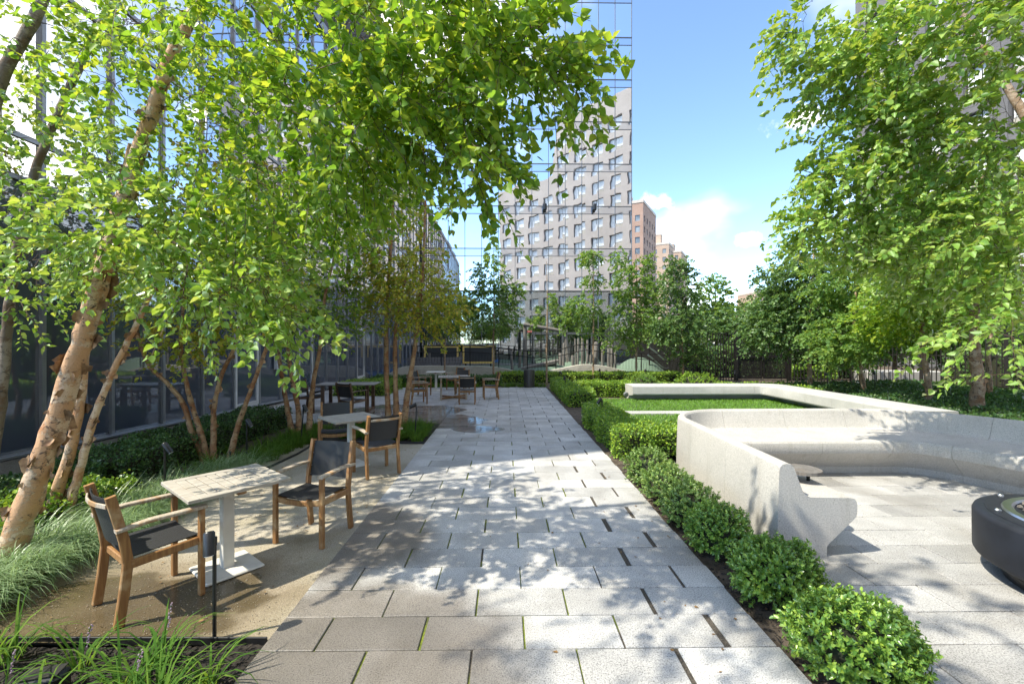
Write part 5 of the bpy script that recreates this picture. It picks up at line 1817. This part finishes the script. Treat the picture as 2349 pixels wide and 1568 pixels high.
# concrete bench outside the right fence
r = tag(MB().cbox(16.2, 19.5, 19.6, 20.5, -.06, .55, .05).obj('stone_bench', 'bench_concrete_grey'), 'thick pale stone bench beyond the right fence', 'bench')

# round swivel table on the bench arm
r = empty('side_table', (2.94, 4.28, .50), 0, 'small round wooden table on a thin leg at the left bench arm', 'table')
MB().tube([(.0, 0, .0), (.0, 0, .094)], .016, 10).obj('leg', 'bronze_metal', r, smooth=40)
for i in range(6):
    x0 = -.165 + .055 * i
    x1 = x0 + .052
    m = MB()
    pts = []
    R_ = .165
    n = 6
    def yy_(x):
        return math.sqrt(max(0, R_ * R_ - x * x))
    top_ = [(x0 + (x1 - x0) * q / n, yy_(x0 + (x1 - x0) * q / n)) for q in range(n + 1)]
    ring = top_ + [(x, -yv) for x, yv in reversed(top_)]
    ring = [p for k2, p in enumerate(ring) if k2 == 0 or (abs(p[0] - ring[k2 - 1][0]) + abs(p[1] - ring[k2 - 1][1])) > 1e-5]
    nn = len(ring)
    vs = [(x - .06, yv, .095) for x, yv in ring] + [(x - .06, yv, .125) for x, yv in ring]
    fs = [tuple(range(nn)), tuple(range(2 * nn - 1, nn - 1, -1))] + [(i2, nn + i2, nn + (i2 + 1) % nn, (i2 + 1) % nn) for i2 in range(nn)]
    m.add(vs, fs).obj('slat', 'log_grey', r)

# fire pit
r = empty('fire_pit', (4.45, 3.13, 0), 0, 'round black metal fire pit at the right edge of the patio', 'fire pit')
MB().lathe([(0, .0), (.60, .0), (.60, .06), (.58, .075), (0, .075)], 48).obj('base', 'black_metal', r, smooth=40)
MB().lathe([(.55, .07), (.62, .075), (.755, .155), (.768, .18), (.77, .47), (.76, .495), (.735, .51), (.0, .511)], 64).obj('bowl', 'firepit_metal', r, smooth=40)
MB().lathe([(.70, .509), (.696, .519), (.62, .525), (.605, .519), (.605, .509)], 64).obj('lid_ring', 'firepit_metal', r, smooth=40)
MB().lathe([(.605, .519), (.595, .533), (.545, .533), (.53, .519), (.53, .512)], 48).obj('burner_ring', 'steel', r, smooth=40)
m = MB()
for i in range(220):
    a, q = random.uniform(0, 6.28), .51 * math.sqrt(random.random())
    x, yq, s = math.cos(a) * q, math.sin(a) * q, random.uniform(.014, .028)
    m.lathe([(0, .513 + s * 1.6), (s * .8, .513 + s * 1.2), (s, .513 + s * .5), (s * .6, .512)], 5, x, yq)
m.obj('lava_rocks', 'lava_rock', r, kind='stuff')
for i in range(8):
    a = i * math.pi / 4 + .3
    x, yq = .66 * math.cos(a), .66 * math.sin(a)
    MB().lathe([(0, .545), (.012, .545), (.02, .535), (.02, .523), (.014, .52)], 8, x, yq).obj('bolt', 'steel', r)

# ------------------------------------------------------------------ playground and fences
YP = 24.0
xs_w = [-6.3, -5.6, -4.5, -2.5, -1.35, -.2, .95, 1.8, 3.0, 4.2, 5.1, 6.0, 6.9, 9.5]
zs_w = [.12, .50, .57, .57, .55, .46, .20, .23, .43, .64, .59, .42, .23, .05]
xx = np.linspace(-6.3, 9.5, 80)
cp = catmull(list(zip(xs_w, zs_w)), 8)
cx_, cz_ = [p[0] for p in cp], [p[1] for p in cp]
zz = np.interp(xx, cx_, cz_)
vs, fs = [], []
for x, z in zip(xx, zz):
    vs += [(x, YP, -.08), (x, YP, z - .012), (x, YP + .012, z), (x, YP + .24, z), (x, YP + .25, z - .012), (x, YP + .25, -.08)]
for i in range(len(xx) - 1):
    for k2 in range(5):
        a = i * 6 + k2
        fs.append((a, a + 6, a + 7, a + 1))
wall = link('garden_wall', mesh_py('garden_wall', vs, fs, 'wall_concrete', 30))
tag(wall, 'low wavy concrete wall in front of the playground', 'wall')

rl = empty('railing', (0, YP + .12, 0), 0, 'black wave shaped railing on the low playground wall', 'railing')
ru = [(-5.0, 1.64), (-3.4, 1.64), (-1.5, 1.64), (.4, 1.43), (1.6, 1.36), (2.8, 1.41), (3.65, 1.64), (4.5, 1.72), (5.4, 1.63), (6.3, 1.43), (7.5, 1.26), (9.4, 1.13)]
rlw = [(-5.0, 1.29), (-3.4, 1.29), (-1.5, 1.29), (.4, 1.13), (1.3, 1.04), (2.2, 1.02), (3.1, 1.13), (4.0, 1.34), (4.6, 1.4), (5.4, 1.28), (6.9, .97), (9.4, .80)]
cu, cl_ = catmull(ru, 6), catmull(rlw, 6)
MB().tube([(p[0], 0, p[1]) for p in cu], .028, 8).obj('rail', 'bronze_metal', rl, smooth=40)
MB().tube([(p[0], 0, p[1]) for p in cl_], .024, 8).obj('rail', 'bronze_metal', rl, smooth=40)
for x in (-5.0, -3.45, -1.9, -.35, 1.2, 2.75, 4.3, 5.85, 7.4, 8.95):
    zt = np.interp(x, [p[0] for p in cu], [p[1] for p in cu])
    zb = np.interp(x, xx, zz)
    MB().box(x - .025, x + .025, -.02, .02, zb - .02, zt).obj('post', 'bronze_metal', rl)
m = MB()
for x in np.arange(-5.0, 9.4, .16):
    zt = np.interp(x, [p[0] for p in cl_], [p[1] for p in cl_])
    zb = np.interp(x, xx, zz)
    m.add([(x, .03, zb), (x + .008, .03, zb), (x + .008 + .1, .03, zt), (x + .1, .03, zt)], [(0, 1, 2, 3)])
    m.add([(x + .1, .034, zb), (x + .108, .034, zb), (x + .008, .034, zt), (x, .034, zt)], [(0, 1, 2, 3)])
m.obj('wire_mesh', 'bronze_metal', rl)


def mound(label, x, y, rx, ry, h, mat='rubber_green'):
    vs, fs = [], []
    nr_, na = 8, 28
    for j in range(nr_ + 1):
        t = j / nr_
        z = h * (1 - t * t) ** 1.2
        for i in range(na):
            a = 2 * math.pi * i / na
            vs.append((math.cos(a) * rx * t, math.sin(a) * ry * t, z))
    for j in range(nr_):
        for i in range(na):
            k2 = (i + 1) % na
            fs.append((j * na + i, (j + 1) * na + i, (j + 1) * na + k2, j * na + k2))
    o = link('play_mound', mesh_py('play_mound', vs, fs, mat, 60), None, (x, y, -.02))
    tag(o, label, 'play mound')


mound('green rubber play mound right of the timber posts', 8.05, 26.8, 1.7, 1.4, .95)
mound('broad green play mound under the timber ramp', 2.4, 26.6, 2.6, 1.6, .55)
mound('green play mound behind the middle of the wavy wall', 4.8, 29.5, 2.4, 1.8, .6)


def z4(px, py, d):
    return W(1101.1 + .25 * px, 715.7 + .25 * py, d)


logs = [(770, 280, 24), (872, 240, 15), (902, 238, 20), (940, 235, 25), (985, 255, 20), (1066, 270, 40), (1126, 275, 30), (1182, 270, 32), (737, 375, 36), (850, 395, 32), (987, 385, 24), (1016, 388, 20), (1133, 392, 30), (1210, 292, 26), (370, 340, 26), (286, 335, 26), (1240, 330, 22)]
lo = ['tall', 'slim', 'upright', 'stout', 'short', 'weathered', 'leaning']
ORD = 'first second third fourth fifth sixth seventh eighth ninth tenth eleventh twelfth thirteenth fourteenth fifteenth sixteenth seventeenth'.split()
logs.sort()
for i, (px, py, w) in enumerate(logs):
    d = 27.0 + (i % 3) * .5
    p = z4(px, py, d)
    rr_ = w * .25 / 1022 * d / 2
    lx = random.uniform(-.08, .12)
    m = MB().tube([(-lx, 0, -.05), (-lx * .4, 0, p.z * .5), (0, 0, p.z - .06), (0, 0, p.z)], [rr_ * 1.05, rr_, rr_ * .95, rr_ * .6], 9, .05)
    o = m.obj('timber_post', 'log_grey', None, (p.x, p.y, 0), smooth=45)
    tag(o, '%s grey timber post from the left in the playground behind the wavy railing' % ORD[i], 'post', 'timber play posts')
# climbing frame of logs
r = empty('climbing_frame', (1.9, 29.5, 0), 0, 'tall timber climbing frame with sloping top log in the playground', 'climbing frame')
a, b2 = z4(400, 112, 29.5) - Vector((1.9, 29.5, 0)), z4(800, 180, 29.5) - Vector((1.9, 29.5, 0))
MB().tube([a, (a + b2) / 2, b2], [.13, .12, .11], 9, .05).obj('top_log', 'log_grey', r, smooth=45)
c = z4(775, 125, 29.5) - Vector((1.9, 29.5, 0))
MB().tube([(c.x + .35, .1, -.03), (c.x + .15, .1, 1.6), (c.x, .1, c.z)], [.17, .15, .12], 9, .05).obj('log_post', 'log_grey', r, smooth=45)
MB().tube([(a.x + .1, .1, -.03), (a.x + .1, .1, a.z)], [.15, .12], 9, .05).obj('log_post', 'log_grey', r, smooth=45)
for q in range(6):
    t = .15 + .13 * q
    p = a + (b2 - a) * t
    MB().tube([p, (p.x, 0, .3)], .018, 5).obj('rope', 'black_metal', r)
for z in (.8, 1.4, 2.0):
    MB().tube([(a.x + .1, 0, z), (c.x + .1, 0, z)], .018, 5).obj('rope', 'black_metal', r)
# plank ramp
r = empty('timber_ramp', (1.6, 26.4, 0), 0, 'sloping timber plank ramp behind the bin', 'ramp')
p0, p1 = z4(380, 515, 26.2) - Vector((1.6, 26.4, 0)), z4(720, 440, 26.2) - Vector((1.6, 26.4, 0))
p0.z = max(p0.z, .25)
for q in range(12):
    t = (q + .5) / 12
    c = p0 + (p1 - p0) * t
    o = MB().cbox(-.11, .11, -.6, .6, -.03, .03, .008).obj('plank', 'log_grey', r, (c.x, c.y + .3, c.z))
    o.rotation_euler = (0, -math.atan2(p1.z - p0.z, p1.x - p0.x), 0)
for q in (-.55, .55):
    MB().beam([(p0.x, p0.y + .3 + q, p0.z - .08), (p1.x, p1.y + .3 + q, p1.z - .08)], .08, .1).obj('stringer', 'log_grey', r)
for t in (.1, .9):
    c = p0 + (p1 - p0) * t
    MB().beam([(c.x, c.y + .3, -.03), (c.x, c.y + .3, c.z - .1)], .12, .12, (1, 0, 0)).obj('leg', 'log_grey', r)
# timber play ship
r = empty('play_ship', (-4.4, 28.2, 0), 0, 'low grey timber play boat in front of the chalkboards', 'play boat')
for s in (-.55, .55):
    for q in range(4):
        z = .18 + q * .2
        MB().beam([(-1.5 - q * .06, s, z), (-.4, s * 1.15, z), (.6, s * 1.1, z), (1.4 + q * .1, s * .35, z + .05)], .05, .17).obj('plank', 'log_grey', r)
MB().beam([(1.5, 0, -.03), (1.6, 0, 1.25)], .14, .14, (1, 0, 0)).obj('bow_post', 'log_grey', r)
MB().beam([(-.4, 0, -.03), (-.4, 0, 1.15)], .16, .16, (1, 0, 0)).obj('mast', 'log_grey', r)
MB().cbox(-1.5, 1.2, -.5, .5, .1, .16, .01).obj('deck', 'log_grey', r)
MB().beam([(-1.5, -.5, -.03), (-1.5, -.5, 1.05)], .12, .12, (1, 0, 0)).obj('stern_post', 'log_grey', r)
# chalk boards
for (x0, x1, lab) in ((-6.0, -3.45, 'dark chalkboard in a yellow frame, the left one behind the play boat'), (-3.15, -.85, 'dark chalkboard in a yellow frame, the right one with hanging pegs')):
    r = empty('chalkboard', ((x0 + x1) / 2, 33.0, 0), 0, lab, 'board')
    hw = (x1 - x0) / 2
    MB().box(-hw + .1, hw - .1, .0, .05, .38, 1.46).obj('panel', 'chalkboard', r)
    MB().box(-hw, hw, -.03, .06, 1.44, 1.58).box(-hw, hw, -.03, .06, .26, .40).box(-hw, -hw + .13, -.028, .058, .40, 1.44).box(hw - .13, hw, -.028, .058, .40, 1.44).obj('frame', 'yellow_frame', r)
    for s in (-1, 1):
        MB().box(s * hw * .8 - .05, s * hw * .8 + .05, .065, .13, -.03, 1.5).obj('post', 'bronze_metal', r)
# slide rails
r = empty('slide_rails', (8.4, 26.0, 0), 0, 'pair of curved silver slide rails beside the black slat fence', 'slide')
for dz, dx in ((0, 0), (-.42, -.12)):
    pts = [z4(q[0], q[1], 26.0) - Vector((8.4, 26.0, 0)) for q in ((1560, 325), (1620, 370), (1680, 425), (1740, 448), (1800, 425), (1840, 390))]
    MB().tube([(p[0] + dx, p[1], p[2] + dz) for p in catmull([tuple(q) for q in pts], 6)], .045, 9).obj('rail', 'steel', r, smooth=40)
for u_ in (1560, 1840):
    p = z4(u_, 400, 26.0) - Vector((8.4, 26.0, 0))
    MB().tube([(p.x, 0, -.03), (p.x, 0, 1.75)], .035, 8).obj('support', 'bronze_metal', r, smooth=40)
# red sign inside the entrance
tag(MB().box(1.75, 2.1, 35.2, 35.24, 2.6, 2.76).obj('exit_sign', 'sign_red'), 'small red lit sign beside the tower entrance', 'sign')


# slat fences
def bar_fence(name, label, a, b2, h, n, w, dpt, rails, mat='bronze_metal'):
    a, b2 = Vector(a), Vector(b2)
    L = (b2 - a).length
    ang = math.atan2(b2.y - a.y, b2.x - a.x)
    r = empty(name, (a.x, a.y, 0), ang, label, 'fence')
    bm = MB().box(-w / 2, w / 2, -dpt / 2, dpt / 2, -.08, h).mesh('bar', mat)
    for i in range(n):
        link('bar', bm, r, (L * (i + .5) / n, 0, 0))
    for z in rails:
        MB().box(0, L, dpt / 2 + .002, dpt / 2 + .04, z - .025, z + .025).obj('rail', mat, r)
    pmm = MB().box(-.045, .045, -.045, .045, -.08, h + .06).mesh('post', mat)
    for i in range(int(L // 2.4) + 1):
        link('post', pmm, r, (min(L, i * 2.4), .06, 0))
    return r


bar_fence('slat_fence', 'dense black slat fence running from the glass tower towards the gate', (10.0, 35.6), (9.3, 21.6), 2.45, 80, .09, .05, (.3, 2.2))
bar_fence('bar_fence', 'black barred fence left of the mesh gate', (9.35, 21.5), (11.2, 21.5), 2.32, 14, .03, .04, (.12, 2.25))
bar_fence('bar_fence', 'long black barred fence on the right with a bench behind it', (13.85, 21.5), (17.2, 18.4), 2.3, 34, .03, .04, (.12, 1.3, 2.22))
bar_fence('bar_fence', 'black barred fence at the far right, nearest the camera', (17.3, 18.3), (20.5, 13.0), 2.3, 44, .03, .04, (.12, 1.3, 2.22))
# mesh gate
r = empty('mesh_gate', (11.25, 21.5, 0), 0, 'double leaf dark perforated metal gate under the birch', 'gate')
gw = 2.55
for x in (0, gw):
    MB().box(x - .06, x + .06, -.06, .06, -.08, 2.45).obj('post', 'bronze_metal', r)
for k2 in range(2):
    x0, x1 = .08 + k2 * (gw / 2 - .05), gw / 2 - .02 + k2 * (gw / 2 - .07)
    lf = empty('gate_leaf', (0, 0, 0))
    lf.parent = r
    MB().box(x0, x1, -.03, .03, .05, .12).box(x0, x1, -.03, .03, 2.25, 2.32).box(x0, x0 + .06, -.028, .028, .12, 2.25).box(x1 - .06, x1, -.028, .028, .12, 2.25).box(x0 + .06, x1 - .06, -.05, .02, 1.08, 1.22).obj('frame', 'bronze_metal', lf)
    for (z0, z1) in ((.12, 1.08), (1.22, 2.25)):
        m = MB()
        for q in np.arange(x0 + .06, x1 - .06, .05):
            m.box(q, q + .026, -.004, .004, z0, z1)
        for q in np.arange(z0, z1, .05):
            m.box(x0 + .06, x1 - .06, -.0035, .0035, q, q + .026)
        m.obj('mesh_panel', 'bronze_metal', lf)
MB().box(gw / 2 - .06, gw / 2 + .04, -.09, -.03, 1.02, 1.3).obj('latch', 'black_metal', r)
print('objects', len(bpy.data.objects), 'polys', sum(len(m.polygons) for m in bpy.data.meshes))
